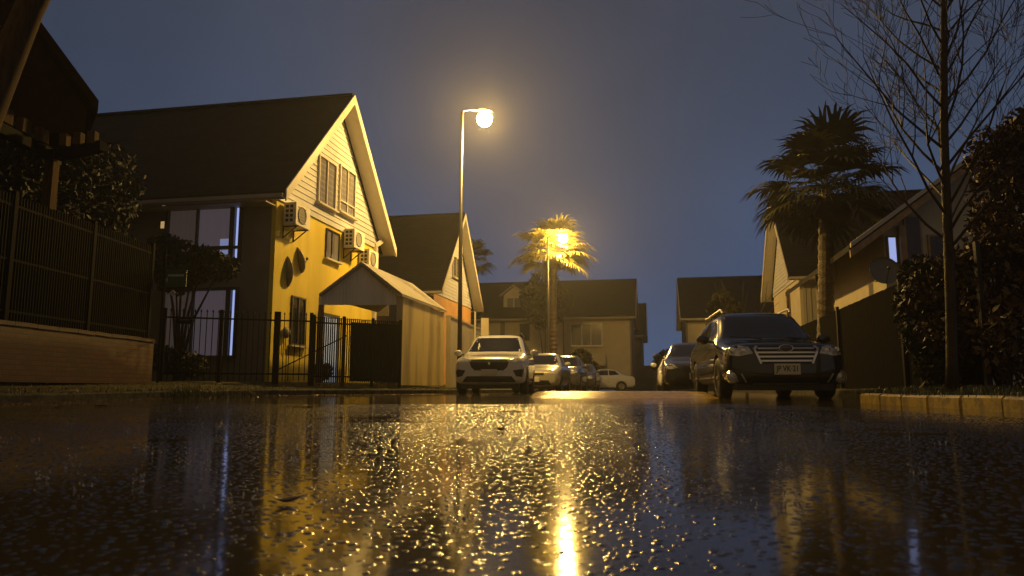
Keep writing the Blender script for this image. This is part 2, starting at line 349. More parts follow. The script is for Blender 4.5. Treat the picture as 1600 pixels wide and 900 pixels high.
# right kerb as separate precast stones laid end to end: one structure mesh with open joints
g=MB(); acc=0
rr=smooth_poly(RK); rr=densify(rr,.05)
def stone(seg):
    o=len(g.v); prof=[(0,-.05),(0.0,.10),(.022,.122),(.15,.122),(.15,-.02)]; n=len(prof); jz=random.uniform(-.006,.006); jx=random.uniform(-.006,.006)
    for (x,y) in seg:
        for (q,z) in prof: g.v.append((x+RD[0]*(q+jx),y+RD[1]*(q+jx),z+road_z(y)+(jz if z>0 else 0)))
    L=len(seg)
    for j in range(L-1):
        for i in range(n-1): g.f.append((o+j*n+i,o+j*n+i+1,o+(j+1)*n+i+1,o+(j+1)*n+i))
    g.f.append(tuple(o+i for i in range(n))); g.f.append(tuple(o+(L-1)*n+i for i in range(n)))
k=0
while k+14<len(rr) and not rr[k][1]>10.45:
    stone(rr[k:k+14]); k+=14
kerb('kerb',rr[k::6],RD,M['kerb_g'])
tag(g.build('kerb',M['kerb_y'],fix=False),kind='structure')
strip('verge',LKs,[(.15,.115),(.7,.15),(1.5,.23),(2.6,.30),(5,.34),(45,.36)],LD,M['verge'],.012)
strip('verge',RKs,[(.14,.112),(.7,.14),(1.6,.17),(3,.2),(45,.25)],RD,M['verge'],.012)

# speed bump
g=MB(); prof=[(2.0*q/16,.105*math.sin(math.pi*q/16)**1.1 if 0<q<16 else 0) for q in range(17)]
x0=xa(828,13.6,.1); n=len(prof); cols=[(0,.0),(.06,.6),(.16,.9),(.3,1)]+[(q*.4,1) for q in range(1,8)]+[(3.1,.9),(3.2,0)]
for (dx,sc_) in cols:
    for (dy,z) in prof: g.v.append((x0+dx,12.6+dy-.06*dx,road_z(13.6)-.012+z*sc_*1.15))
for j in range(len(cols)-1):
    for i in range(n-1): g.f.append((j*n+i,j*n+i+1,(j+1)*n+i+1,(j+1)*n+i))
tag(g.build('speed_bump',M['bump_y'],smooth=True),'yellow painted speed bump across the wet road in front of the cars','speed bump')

# ================================================================ HOUSES
def rect_window(par,face,a0,a1,z0,z1,fm,pm,d=.06,fw=.06,mull=(),trans=(),sill=True,plane=0.0,side=1,lab=None):
    """face 'g': gable plane x=plane looking to side*x, along local y ; face 'f': front plane y=plane looking to -y, along local x"""
    fr=MB(); pa=MB(); s_=MB()
    def bx(m,p0,p1,q0,q1,e0,e1):
        if face=='g':
            x0,x1=sorted((plane+side*e0,plane+side*e1)); m.box(x0,x1,p0,p1,q0,q1)
        else: m.box(p0,p1,plane-e1,plane-e0,q0,q1)
    bx(fr,a0-fw,a0,z0-fw,z1+fw,.002,d); bx(fr,a1,a1+fw,z0-fw,z1+fw,.002,d)
    bx(fr,a0,a1,z1,z1+fw,.002,d); bx(fr,a0,a1,z0-fw,z0,.002,d)
    for m_ in mull: bx(fr,m_-.022,m_+.022,z0,z1,.016,d-.006)
    for t_ in trans: bx(fr,a0,a1,t_-.022,t_+.022,.016,d-.01)
    f=fr.build('window',fm,par); 
    bx(pa,a0,a1,z0,z1,.003,.014); pa.build('pane',pm,f)
    if sill: bx(s_,a0-.12,a1+.12,z0-fw-.05,z0-fw-.004,.002,d+.08); s_.build('sill',M['trim'],f)
    if lab: f['label']=lab
    return f
def house(name,label,o,W,Dp,ze,zr,gm,sm,fm,side=1,oh=.5,siding_z=None,trim=M['trim'],sboards=True):
    """side=+1: street gable at x=0, body towards -x ; -1: body towards +x. local x along T, y along S"""
    h=empty(name,o,-A); tag(h,label,'house')
    sx=-side
    x1=sx*W; mid=Dp/2; zr_w=zr-.1
    # body shell: front/back walls and far gable in fm
    b=MB(); xa0,xb0=sorted((sx*.12,x1)); b.prism([(xa0,0,0),(xa0,Dp,0),(xa0,Dp,ze),(xa0,mid,zr_w-.25),(xa0,0,ze)],(xb0-xa0,0,0)); b.build('wall',fm,h)
    g_=MB(); xa0,xb0=sorted((0,sx*.118)); g_.prism([(xa0,0.0,0),(xa0,Dp,0),(xa0,Dp,ze),(xa0,mid,zr_w-.25),(xa0,0.0,ze)],(xb0-xa0,0,0)); g_.build('gable_wall',gm,h)
    sl=(zr-ze)/(mid); 
    if siding_z is not None:
        s_=MB(); z=siding_z; bh=.165
        while z<zr-.2:
            z2=min(z+bh,zr-.12)
            def half(zz): return mid if zz<=ze else max(0,(zr-.12-zz)/sl)
            a,b2=half(z),half(z2)
            if b2<=0.02: break
            p=side*.022; q=side*.045
            vs=[(q,mid-a,z),(q,mid+a,z),(p,mid+b2,z2),(p,mid-b2,z2),(side*.003,mid-a,z),(side*.003,mid+a,z)]
            s_.add(vs,[(0,1,2,3),(0,4,5,1)]); z+=bh
        s_.build('siding',sm,h)
    # roof: two slabs
    r_=MB(); xo,xi=sorted((side*oh,x1-side*.4)); ov=.5; zel=ze-ov*sl+.12; th=.16
    for sgn in (-1,1):
        ye=mid+sgn*(mid+ov)
        p=[(xo,ye,zel),(xo,mid,zr),(xo,mid,zr+th),(xo,ye,zel+th)]
        r_.prism(p,(xi-xo,0,0))
    rf=r_.build('roof',M['roof'],h)
    rc=MB(); rc.beam((xo,mid,zr+th+.0),(xi,mid,zr+th+.0),.26,.07); rc.build('ridge_cap',M['roof'],rf)
    # bargeboards and soffit on the street gable
    for sgn in (-1,1):
        ye=mid+sgn*(mid+ov+.02); m_=MB(); xx=side*(oh+.004)
        p=[(xx,ye,zel-.12),(xx,mid,zr-.12),(xx,mid,zr+th+.02),(xx,ye,zel+th+.02)]
        m_.prism(p,(side*.035,0,0)); m_.build('bargeboard',trim,h)
        m_=MB(); p=[(side*.06,mid+sgn*(mid+ov-.02),zel-.055),(side*.06,mid+sgn*.0,zr-.05-.02),(side*.06,mid,zr-.005),(side*.06,mid+sgn*(mid+ov-.02),zel-.005)]
        m_.prism(p,(side*(oh-.07),0,0)); m_.build('soffit',trim,h)
    for sgn,y_ in ((-1,-ov),(1,Dp+ov)):
        m_=MB(); xg0,xg1=sorted((side*(oh-.02),x1)); 
        m_.prism([(xg0,y_-sgn*0-.0,zel+.06),(xg0,y_+sgn*.13,zel+.06),(xg0,y_+sgn*.13,zel-.03),(xg0,y_+sgn*.09,zel-.07),(xg0,y_,zel-.07)],(xg1-xg0,0,0)); m_.build('gutter',M['siding_grey'],h)
        m_=MB(); yy0,yy1=sorted((0 if sgn<0 else Dp,y_)); xg0,xg1=sorted((-side*.02+0,x1)); m_.box(xg0,xg1,yy0+.01,yy1-.01,zel-.10,zel-.072); m_.build('eave_board',M['siding_grey'],h)
    return h
zl=.28
# ---- house 1
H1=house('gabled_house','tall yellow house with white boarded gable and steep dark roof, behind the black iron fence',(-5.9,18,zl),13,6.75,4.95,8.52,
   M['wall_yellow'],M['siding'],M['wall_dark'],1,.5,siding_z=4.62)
o=-zl
rect_window(H1,'g',2.15,3.2,5.42+o,6.72+o,M['frame_w'],M['pane'],.07,.045,mull=(2.66,),plane=.03)
rect_window(H1,'g',3.55,4.62,5.5+o,6.85+o,M['frame_w'],M['pane'],.07,.045,mull=(4.08,),trans=(5.80+o,),plane=.03)
rect_window(H1,'g',2.85,3.68,3.95+o,4.74+o,M['frame'],M['pane'],.05,.04,mull=(3.2,))
rect_window(H1,'g',.98,1.66,1.35+o,2.55+o,M['frame'],M['pane_dark'],.05,.04,mull=(1.32,))
m_=MB(); m_.box(.002,.05,2.62,3.75,0.0,1.95); d_=m_.build('door',M['door_glow'],H1); d_['label']='pale blue side door with a faint glow of its own'
m_=MB(); m_.sphere((.09,2.75,1.0),.035,8); m_.build('handle',M['frame'],d_)
m_=MB(); m_.box(.0,.06,2.52,2.62,0,2.05); m_.box(.0,.06,3.75,3.85,0,2.05); m_.box(0,.06,2.62,3.75,1.95,2.05); m_.build('door_frame',M['frame'],H1)
m_=MB(); m_.beam((.06,6.55,0),(.06,6.55,4.7),.1,.16); m_.beam((.06,6.55,4.7),(.2,6.75,4.9),.1,.14); m_.build('downpipe',M['trim'],H1)
# big front windows: wide curtain panes and a bright blue side strip
fr=MB()
def fb(m,a0,a1,z0,z1,e0,e1): m.box(a0,a1,-e1,-e0,z0+o,z1+o)
def front_window(z0,z1,tz,lab):
    fr=MB(); fb(fr,-3.0,-.90,z1,z1+.07,.002,.12); fb(fr,-3.0,-.90,z0-.07,z0,.002,.12); fb(fr,-1.20,-1.07,z0,z1,.002,.12); fb(fr,-.95,-.90,z0,z1,.002,.12)
    fb(fr,-3.0,-2.95,z0,z1,.002,.12); fb(fr,-2.16,-2.11,z0,z1,.002,.10)
    if tz: fb(fr,-2.11,-1.20,tz-.045,tz+.045,.02,.11); fb(fr,-1.07,-.95,tz-.035,tz+.035,.02,.11)
    f=fr.build('window',M['frame'],H1); f['label']=lab
    p=MB(); fb(p,-2.95,-2.16,z0,z1,.003,.02); p.build('pane',M['pane_brown'],f)
    p=MB(); fb(p,-2.11,-1.24,z0,z1,.003,.02); p.build('pane',M['pane_lilac'],f)
    p=MB(); fb(p,-1.07,-.95,z0,z1,.003,.02); p.build('pane',M['pane_lit'],f)
    return f
f=front_window(3.42,4.86,3.70,'upper front window with lilac curtain and bright blue edge')
p=MB(); fb(p,-1.245,-1.20,3.42,3.98,.003,.022); p.build('pane',M['pane_lit'],f)
p=MB(); fb(p,-1.50,-1.25,3.43,3.94,.021,.024); p.build('curtain_edge',M['pane_blue'],f)
front_window(1.0,2.62,0,'lower front window with lilac curtain and bright blue edge')
for z in (4.87,4.28):
    fr=MB(); fb(fr,-3.22,-3.08,z-.02,z+.20,.002,.04); f=fr.build('window',M['frame'],H1); p=MB(); fb(p,-3.20,-3.10,z,z+.18,.041,.05); p.build('pane',M['lit_warm'],f)

# AC units
def ac(loc_v,z,label):
    a=empty('air_conditioner',tuple(Vector((-5.9,18,0))+S*loc_v+Vector((0,0,z))),-A); tag(a,label,'air conditioner','air conditioners on the yellow gable')
    m=MB(); m.box(.06,.40,0,.80,0,.58); c=m.build('casing',M['plastic_w'],a)
    bm=bmesh.new(); bm.from_mesh(c.data); bmesh.ops.bevel(bm,geom=bm.edges[:],offset=.012,segments=2,affect='EDGES'); bm.to_mesh(c.data); bm.free()
    m=MB(); 
    m.lathe([(.0,.405),(.20,.405),(.215,.42),(.23,.405)],(0,.33,.29),'x',24)
    for k in range(6): m.box(.403,.412,.12,.54,.1+k*.075,.115+k*.075)
    m.build('fan_grille',M['dish'],a)
    m=MB()
    for i in range(2):
        for j in range(4):
            m=MB(); m.box(.12+i*.12,.20+i*.12,-.006,-.001,.08+j*.12,.155+j*.12); m.build('side_vent',M['plastic_b'],a)
    for y in (.12,.66):
        m=MB(); m.beam((.002,y,-.02),(.42,y,-.02),.03,.03); m.beam((.015,y,-.3),(.36,y,-.035),.025,.025); m.beam((.015,y,-.32),(.015,y,0),.03,.025); m.build('bracket',M['frame'],a)
ac(.25,4.30,'air conditioner nearest the front corner of the yellow gable, above the satellite dishes')
ac(3.95,4.42,'middle air conditioner on the yellow gable, right of the small window')
ac(5.15,4.02,'air conditioner farthest back on the yellow gable, just over the garage roof peak')
# dishes
def dish(name_label,pos,n,r,arm_to,wall_pt,mat_=None,group='satellite dishes on the yellow gable',lnb=True):
    e_=empty('satellite_dish',tuple(pos)); tag(e_,name_label,'satellite dish',group)
    n=Vector(n).normalized(); q=n.to_track_quat('Z','Y').to_matrix()
    m=MB(); pr=[(r*k/6, .18*r*(k/6)**2) for k in range(7)]; pr2=[(r*1.01,.18*r+.012)]+[(r*k/6,.18*r*(k/6)**2-.012) for k in range(6,-1,-1)]
    m.lathe([(max(.001,a),b) for a,b in pr+pr2],(0,0,0),'z',28)
    m.v=[tuple(q@Vector(p)) for p in m.v]; m.build('reflector',mat_ or M['dish'],e_,smooth=True)
    m=MB(); bk=q@Vector((0,0,-.02)); wp=Vector(wall_pt)-Vector(pos)
    m.tube([bk,bk+Vector((0,0,-.1))-n*.05,Vector((wp.x,wp.y,wp.z))],.02,6); m.build('wall_bracket',M['frame'],e_)
    if lnb:
        m=MB(); a0=q@Vector((0,-r*.95,.17*r)); 
        if a0.z>0: a0=q@Vector((0,r*.95,.17*r))
        tip=n*r*1.05+Vector((0,0,-.05)); m.tube([a0,tip],.012,6); m.sphere(tip,.045,8); m.build('receiver_arm',M['frame'],e_)
d1=at(437,425,18.75); dish('large satellite dish nearest the corner of the yellow gable wall',d1,(.62,.76,.10),.46,None,(d1.x-.3,d1.y+.08,d1.z-.35),lnb=False)
d2=at(460,407,19.3); dish('tilted satellite dish with receiver arm, right of the larger one on the yellow wall',d2,(.66,.68,.36),.38,None,(d2.x-.35,d2.y,d2.z-.3))
# gas meter on yellow wall
gm_=empty('gas_meter',tuple(Vector((-5.9,18,zl))+S*.62),-A); tag(gm_,'small round meter with pipe low on the yellow gable wall','meter')
m_=MB(); m_.lathe([(.001,.14),(.10,.14),(.14,.10),(.14,.04),(.001,.04)],(0,0,1.32),'x',18); m_.build('meter_body',M['dish'],gm_,smooth=True)
m_=MB(); m_.tube([(.06,0,1.2),(.06,0,.9),(.06,.08,.8),(.06,.08,0)],.014,6); m_.build('pipe',M['dish'],gm_)

# ---- carport beside house 1
gz=.28
cp=empty('carport',(0,0,0)); tag(cp,'gabled carport with stained plaster side wall beside the yellow house','carport')
PL=at(500,600,18.6); PR=at(627,600,18.6); PR.z=gz; PL.z=gz
Lb=3.75
a0=Vector((PR.x,18.6,gz)); wl=MB(); th=Vector((-.16,0,0))
zt=2.50
wl.prism([a0,a0+S*Lb,a0+S*Lb+Vector((0,0,zt-gz)),a0+Vector((0,0,zt-gz))],th); wl.build('side_wall',M['stain'],cp)
wf=MB(); q0=Vector((PL.x,18.6,0)); ww=PR.x-PL.x
ap=Vector(((PL.x+PR.x)/2-.03,18.58,3.34))
wf.prism([(PL.x-.1,18.56,2.30),(PR.x-.17,18.56,2.30),(PR.x-.17,18.56,2.50),(ap.x,18.56,3.28),(PL.x-.1,18.56,2.50)],(0,.05,0)); wf.build('gable_board',M['board_pale'],cp)
wb=MB(); k=PL.x-.05
while k<PR.x-.2:
    hz=2.48+ (3.26-2.5)*(1-abs(k-ap.x)/((PR.x-PL.x)/2)); wb.box(k,k+.012,18.535,18.558,2.31,max(2.4,hz)); k+=.085
wb.build('batten',M['board_pale'],cp)
rf=MB()
for sx_ in (-1,1):
    xe=ap.x+sx_*((PR.x-PL.x)/2+.03); ze_=2.50
    p0=Vector((ap.x,18.42,3.32)); p1=Vector((xe,18.42,ze_)); 
    rf.prism([p0,p1,p1+Vector((0,0,.07)),p0+Vector((0,0,.07))],S*(Lb+.3))
rf.build('roof',M['siding_grey'],cp)
pt=MB(); pt.box(PL.x-.1,PL.x+.02,18.56,18.68,gz,2.3); pt.build('post',M['wood'],cp)
pt=MB(); pt.box(PR.x-.34,PR.x-.165,18.56,18.72,gz,2.298); pt.build('post',M['wall_dark'],cp)
bw=MB(); b0=Vector((PL.x,18.6,gz))+S*Lb; b1=Vector((PR.x-.17,18.6,gz))+S*(Lb); bw.prism([b0,b1,b1+Vector((0,0,2.1)),b0+Vector((0,0,2.1))],S*.1); bw.build('back_wall',M['wall_dark'],cp)

# ---- house 2
z2=.25
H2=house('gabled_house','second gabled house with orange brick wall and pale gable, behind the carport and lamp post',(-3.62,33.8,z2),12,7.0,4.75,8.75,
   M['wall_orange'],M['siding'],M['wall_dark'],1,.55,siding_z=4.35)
rect_window(H2,'g',3.0,4.2,5.6,6.6,M['trim'],M['pane_dark'],.09,.05,mull=(3.6,),plane=.03)
m_=MB(); m_.box(-3.2,-2.7,-.3,.3,5.8,6.9); 
# ---- centre house (front towards us)
HC=house('wide_house','wide dark roofed house with a small dormer closing the end of the street',(7.95,48.9,.15),11.2,8,4.95,7.75,
   M['wall_dark'],M['siding'],M['wall_cream'],1,.3)
def dormer(par,xc,y,z,wd=1.5,ht=1.25):
    d=MB(); d.box(xc-wd/2,xc+wd/2,y,y+1.9,z,z+ht); e_=d.build('dormer',M['wall_cream'],par)
    r=MB(); 
    for sgn in (-1,1): r.prism([(xc,y-.2,z+ht+.62),(xc+sgn*(wd/2+.25),y-.2,z+ht-.08),(xc+sgn*(wd/2+.25),y-.2,z+ht+.02),(xc,y-.2,z+ht+.74)],(0,3,0))
    r.build('dormer_roof',M['siding_grey'],e_)
    g=MB(); g.prism([(xc-wd/2,y-.01,z+ht),(xc+wd/2,y-.01,z+ht),(xc,y-.01,z+ht+.6)],(0,.05,0)); g.build('dormer_gable',M['wall_cream'],e_)
    w_=MB(); w_.box(xc-.52,xc+.52,y-.04,y-.003,z+.1,z+.95); w_.build('dormer_frame',M['trim'],e_)
    for s_ in (-1,1):
        p=MB(); p.box(xc+s_*.26-.21,xc+s_*.26+.21,y-.05,y-.041,z+.16,z+.89); p.build('pane',M['pane'],e_)
dormer(HC,-8.1,.75,5.45,1.5,1.1)
rect_window(HC,'f',-7.5,-6.9,3.35,4.4,M['frame'],M['pane_dark'],.06,.05)
rect_window(HC,'f',-4.0,-2.0,2.95,4.35,M['frame_w'],M['pane'],.12,.08,mull=(-3.3,-2.7))
rect_window(HC,'f',-7.2,-5.9,1.0,2.2,M['frame_w'],M['pane_dark'],.06,.05,mull=(-6.5,))
m_=MB(); m_.box(-4.1,-1.7,-.9,-.82,1.65,2.35); m_.box(-4.1,-1.7,-.82,-.002,1.55,1.65); m_.build('balcony',M['wall_cream'],HC)
for a_,b_ in ((-5.5,-5.2),(-8.9,-8.6),(-4.6,-4.5)):
    m_=MB(); m_.box(a_,b_,-.06,-.003,0,4.7); m_.build('pilaster',M['wall_dark'],HC)
HD=house('distant_house','dark narrow house peeping out beyond the end of the wide house',(10.6,60,.1),6,7.5,4.6,7.3,M['wall_dark'],M['siding_grey'],M['wall_dark'],1,.35)
# ---- right far house
HR=house('far_right_house','dark roofed house with pale eave seen over the roof of the black car',(11.6,49,.15),12,8,4.85,7.85,
   M['wall_dark'],M['siding_grey'],M['wall_cream'],-1,.35)
rect_window(HR,'f',1.5,2.9,2.6,3.9,M['frame_w'],M['pane_dark'],.06,.05)
# ---- right house R1, gable to the street
p=at(1252,500,29.5)
H3=house('gabled_house','pale gabled house behind the tall palm on the right',(p.x,29.5,.25),12,6.6,4.75,8.45,
   M['wall_cream'],M['siding'],M['siding_grey'],-1,.5,siding_z=4.4)
rect_window(H3,'g',1.0,1.7,5.2,6.2,M['frame'],M['pane_dark'],.05,.05,plane=-.03,side=-1)
rect_window(H3,'g',2.2,2.8,3.0,4.2,M['wood'],M['pane_dark'],.05,.05,side=-1)
m_=MB(); 
for k in range(40): m_.box(.2+k*.2,.22+k*.2,-.03,-.003,0,4.2)
m_.build('batten',M['siding_grey'],H3)
# ---- right house R2, gable towards the camera
h=empty('corner_house',(0,0,.25),0); tag(h,'house with long sloping eave and bright blue window slit behind the ivy on the right','house')
yW=18.0
eL=at(1327,392,yW-.55); sl=(at(1490,272,yW-.55).z-eL.z)/(at(1490,272,yW-.55).x-eL.x)
xl=xa(1384,yW,3); xr=xl+8.2; xm=(eL.x+ (xr+ .9))/2; zrid=eL.z+sl*(xm-eL.x)
b=MB(); zz=lambda x: eL.z+sl*((x if x<xm else 2*xm-x)-eL.x)-.10-.25
b.prism([(xl,yW,0),(xr,yW,0),(xr,yW,zz(xr)),(xm,yW,zrid-.4),(xl,yW,zz(xl))],S*8); b.build('wall',M['wall_cream'],h)
for sgn in (-1,1):
    xe=eL.x if sgn<0 else 2*xm-eL.x
    r=MB(); r.prism([(xe,yW-.55,eL.z-.25),(xm,yW-.55,zrid-.25),(xm,yW-.55,zrid-.1),(xe,yW-.55,eL.z-.1)],S*9); r.build('roof',M['roof'],h)
    r=MB(); r.prism([(xe,yW-.6,eL.z-.42),(xm,yW-.6,zrid-.42),(xm,yW-.6,zrid-.24),(xe,yW-.6,eL.z-.24)],(0,.045,0)); r.build('bargeboard',M['wood_pale'],h)
    r=MB(); r.prism([(xe,yW-.66,eL.z-.18),(xm,yW-.66,zrid-.18),(xm,yW-.66,zrid-.07),(xe,yW-.66,eL.z-.07)],(0,.06,0)); r.build('roof_edge',M['trim'],h)
h.location.z=.25
def r2win(p0,p1,y0,y1,pm,fm,dd=.05):
    a=at(p0,y1,yW); b_=at(p1,y0,yW); f=MB(); f.box(a.x-.05,b_.x+.05,yW-dd,yW-.003,a.z-.05-.25,b_.z+.05-.25); fo=f.build('window',fm,h)
    q=MB(); q.box(a.x,b_.x,yW-dd-.008,yW-dd-.002,a.z-.25,b_.z-.25); q.build('pane',pm,fo)
r2win(1389,1397,372,410,M['pane_lit'],M['wood'])
r2win(1418,1434,340,405,M['pane_dark'],M['wood_pale'])
r2win(1455,1480,370,420,M['pane_dark'],M['wood_pale'])
m_=MB(); q=at(1404,400,yW); m_.box(q.x,q.x+.14,yW-.14,yW-.004,.0,q.z+.5); m_.build('post',M['wood_pale'],h)
dp=at(1381,424,17.0); dish('round dark satellite dish beside the bright blue window slit on the right',dp,(-.15,-.96,.22),.33,None,(dp.x+.3,18.0,dp.z-.1),group=None,lnb=True)

# ================================================================ FENCES AND WALLS
# brick planter wall at left, along the street edge
bwz=.28
bw=empty('brick_wall',(0,0,0)); tag(bw,'low red brick garden wall with rounded coping at the left','wall')
b0=Vector((xa(-170,8.6,.6),8.6,bwz)); b1=Vector((xa(238,14.4,.6),14.4,bwz))
d=(b1-b0); n_=Vector((-d.y,d.x,0)).normalized()*.3
hh=Vector((0,0,1.08-bwz))
m_=MB(); m_.prism([b0,b1,b1+hh,b0+hh],n_); m_.build('wall',M['brick'],bw)
m_=MB(); L=d.length; nst=int(L/.45); dn=d.normalized(); out_=-n_.normalized()*.025
for k in range(nst):
    q0=b0+dn*(k*L/nst+.006)+hh+out_+Vector((0,0,random.uniform(0,.012))); q1=b0+dn*((k+1)*L/nst-.004)+hh+out_+Vector((0,0,random.uniform(0,.012)))
    m_.prism([q0,q1,q1+Vector((0,0,.06)),q0+Vector((0,0,.06))],n_*1.16)
m_.build('coping',M['brick'],bw)
# dark slatted fence on the brick wall
def bars(name,label,pts,z0,z1,gap,wd,cat='fence',rails=(.12,-.12),spike=.0,post_every=2.2,group=None,mat_=None,depth=None):
    f=empty(name,tuple(pts[0])); tag(f,label,cat,group); o_=Vector(pts[0]); mt=mat_ or M['metal_black']
    m=MB(); rl=MB()
    for a,b in zip(pts[:-1],pts[1:]):
        a=Vector(a);b=Vector(b); L=(b-a).length; n=int(L/gap); dn=(b-a).normalized()
        for k in range(n+1):
            p_=a+(b-a)*k/n-o_; jz=random.uniform(-.008,.008)
            m.beam((p_.x,p_.y,z0-o_.z),(p_.x+random.uniform(-.004,.004),p_.y,z1-o_.z+jz),wd,depth or wd,up=(dn.x,dn.y,0))
            if spike: m.add([(p_.x-wd,p_.y-wd,z1-o_.z+jz),(p_.x+wd,p_.y-wd,z1-o_.z+jz),(p_.x+wd,p_.y+wd,z1-o_.z+jz),(p_.x-wd,p_.y+wd,z1-o_.z+jz),(p_.x,p_.y,z1-o_.z+spike)],[(0,1,4),(1,2,4),(2,3,4),(3,0,4)])
        for r in rails:
            rl=MB(); zz_=(z0+r if r>0 else z1+r)-o_.z; rl.beam((a.x-o_.x,a.y-o_.y,zz_),(b.x-o_.x,b.y-o_.y,zz_),.03,.035); rl.build('rail',mt,f)
        npst=max(1,int(round(L/post_every)))
        for k in range(npst+1):
            p_=a+(b-a)*k/npst-o_; ps=MB(); ps.box(p_.x-.035,p_.x+.035,p_.y-.035,p_.y+.035,z0-.25-o_.z,z1+.06-o_.z); ps.build('post',mt,f)
    m.build('bars',mt,f); return f
nn=n_*.5
bars('slatted_fence','tall dark slatted fence standing on the brick wall',[b0+hh+nn+Vector((0,0,.3)),b1+hh+nn+Vector((0,0,.3))],1.10,3.0,.062,.035,rails=(.2,.95,-.15),depth=.02)
# front iron fence and gate
P0=Vector((xa(250,16.0),16.0,.28)); P1=Vector((xa(427,16.8),16.8,.28)); P2=Vector((xa(483,17.05),17.05,.28)); P3=Vector((xa(624,18.45),18.45,.28))
bars('iron_fence','black iron railing with pointed bars in front of the yellow house',[P0,P1],.36,1.88,.118,.018,rails=(.16,-.14),spike=.07,post_every=1.3)
gt=bars('iron_gate','open barred gate leaf with a diagonal brace in front of the yellow wall',[P1+Vector((.06,.01,0)),P2],.36,1.88,.118,.018,cat='gate',rails=(.16,-.14),spike=.07,post_every=3)
m_=MB(); q=P2-P1; m_.beam((0.05,0,.35),(q.x+.75,q.y+.15,1.15),.025,.025); m_.build('brace',M['metal_black'],gt)
gs=bars('driveway_gate','dense black slatted driveway gate closing the carport',[P2+Vector((.04,.03,0)),P3],.33,1.84,.052,.024,cat='gate',rails=(.14,-.12),spike=.03,post_every=.9)
m_=MB(); pp=P2.lerp(P3,.42)-(P2+Vector((.04,.03,0))); q=P3-(P2+Vector((.04,.03,0))); pp.z=.08; q.z=.08; bk=Vector((-.01,.05,0))
m_.prism([pp+bk,q+bk,q+bk+Vector((0,0,1.42)),pp+bk+Vector((0,0,1.42))],(-.004,.008,0)); m_.build('backing_sheet',M['metal_black'],gs)
m_=MB(); pp=P2.lerp(P3,.42)-(P2+Vector((.04,.03,0))); m_.box(pp.x-.02,pp.x+.02,pp.y-.07,pp.y-.05,.98,1.16); m_.build('lock_plate',M['plastic_w'],gs)
# letterbox on iron fence
lb=empty('letterbox',tuple(at(292,502,16.1))); tag(lb,'flat dark letterbox fixed to the iron railing','letterbox')
m_=MB(); m_.box(-.17,.17,-.10,-.03,-.06,.06); m_.build('box',M['metal_black'],lb); m_=MB(); m_.box(-.12,.12,-.108,-.101,.01,.03); m_.build('slot',M['dish'],lb)
# right dark fence
q0=Vector((6.2,9.6,.2)); q1=Vector((6.9,12.9,.2)); q2=q1+S*4.6; q3=q2+S*8
zt=2.06
f=empty('board_fence',tuple(q0)); tag(f,'high black sheet fence running back behind the black wagon on the right','fence')
for a,b,nm in ((q0,q1,1),(q1,q2,1),(q2,q3,1)):
    m=MB(); L=(b-a).length; n=int(L/.16); dn=(b-a).normalized(); nr=Vector((dn.y,-dn.x,0))
    for k in range(n):
        s0=a+dn*(k*L/n)-q0; s1=a+dn*((k+.93)*L/n)-q0; hj=random.uniform(-.006,.006)
        m.prism([s0-Vector((0,0,.1)),s1-Vector((0,0,.1)),s1+Vector((0,0,zt-.2+hj)),s0+Vector((0,0,zt-.2+hj))],nr*.02)
    m.build('board_panel',M['sheet_black'],f)
for a in (q1,q2,q3,q0):
    m=MB(); p_=a-q0; m.box(p_.x-.07,p_.x-.01,p_.y-.03,p_.y+.03,-.1,zt-.14); m.build('post',M['pole'],f)
# low garden wall beyond the carport, rear walls
def wall(name,label,a,b,h0,th,m,cap=None):
    e_=empty(name,tuple(a)); tag(e_,label,'wall'); d=Vector(b)-Vector(a); n=Vector((-d.y,d.x,0)).normalized()*th
    q=MB(); q.prism([(0,0,-.2),tuple(Vector((d.x,d.y,-.2))),(d.x,d.y,h0),(0,0,h0)],n); q.build('wall',m,e_)
    q=MB(); q.prism([Vector((0,0,h0+.003))-n*.15,Vector((d.x,d.y,h0+.003))-n*.15,Vector((d.x,d.y,h0+.06))-n*.15,Vector((0,0,h0+.06))-n*.15],n*1.3); q.build('coping',cap or m,e_)
wall('garden_wall','greenish garden wall between the lamp post and the white car',Vector((-1.95,23.4,.25)),Vector((-.95,30.5,.25)),2.2,.15,M['wall_cream'])
wall('garden_wall','low dark wall across the far end of the street under the blue sky gap',Vector((8.6,60,.1)),Vector((16,58.6,.1)),1.9,.2,M['wall_dark'])
wall('front_wall','cream front garden wall before the wide house',Vector((-2.5,47.5,.1)),Vector((4.5,46.6,.1)),1.2,.15,M['wall_dark'])
# clutter post above the garden wall
gp=empty('gate_post',tuple(at(742,560,27))); gp.location.z=.25; tag(gp,'pale post rising behind the roof of the white car','post')
m_=MB(); m_.box(-.03,.03,-.03,.03,0,at(742,487,27).z-.25); m_.build('shaft',M['trim'],gp); m_=MB(); m_.box(.22,.5,-.05,.1,0,at(742,497,27).z-.25); m_.build('pillar',M['wall_cream'],gp)

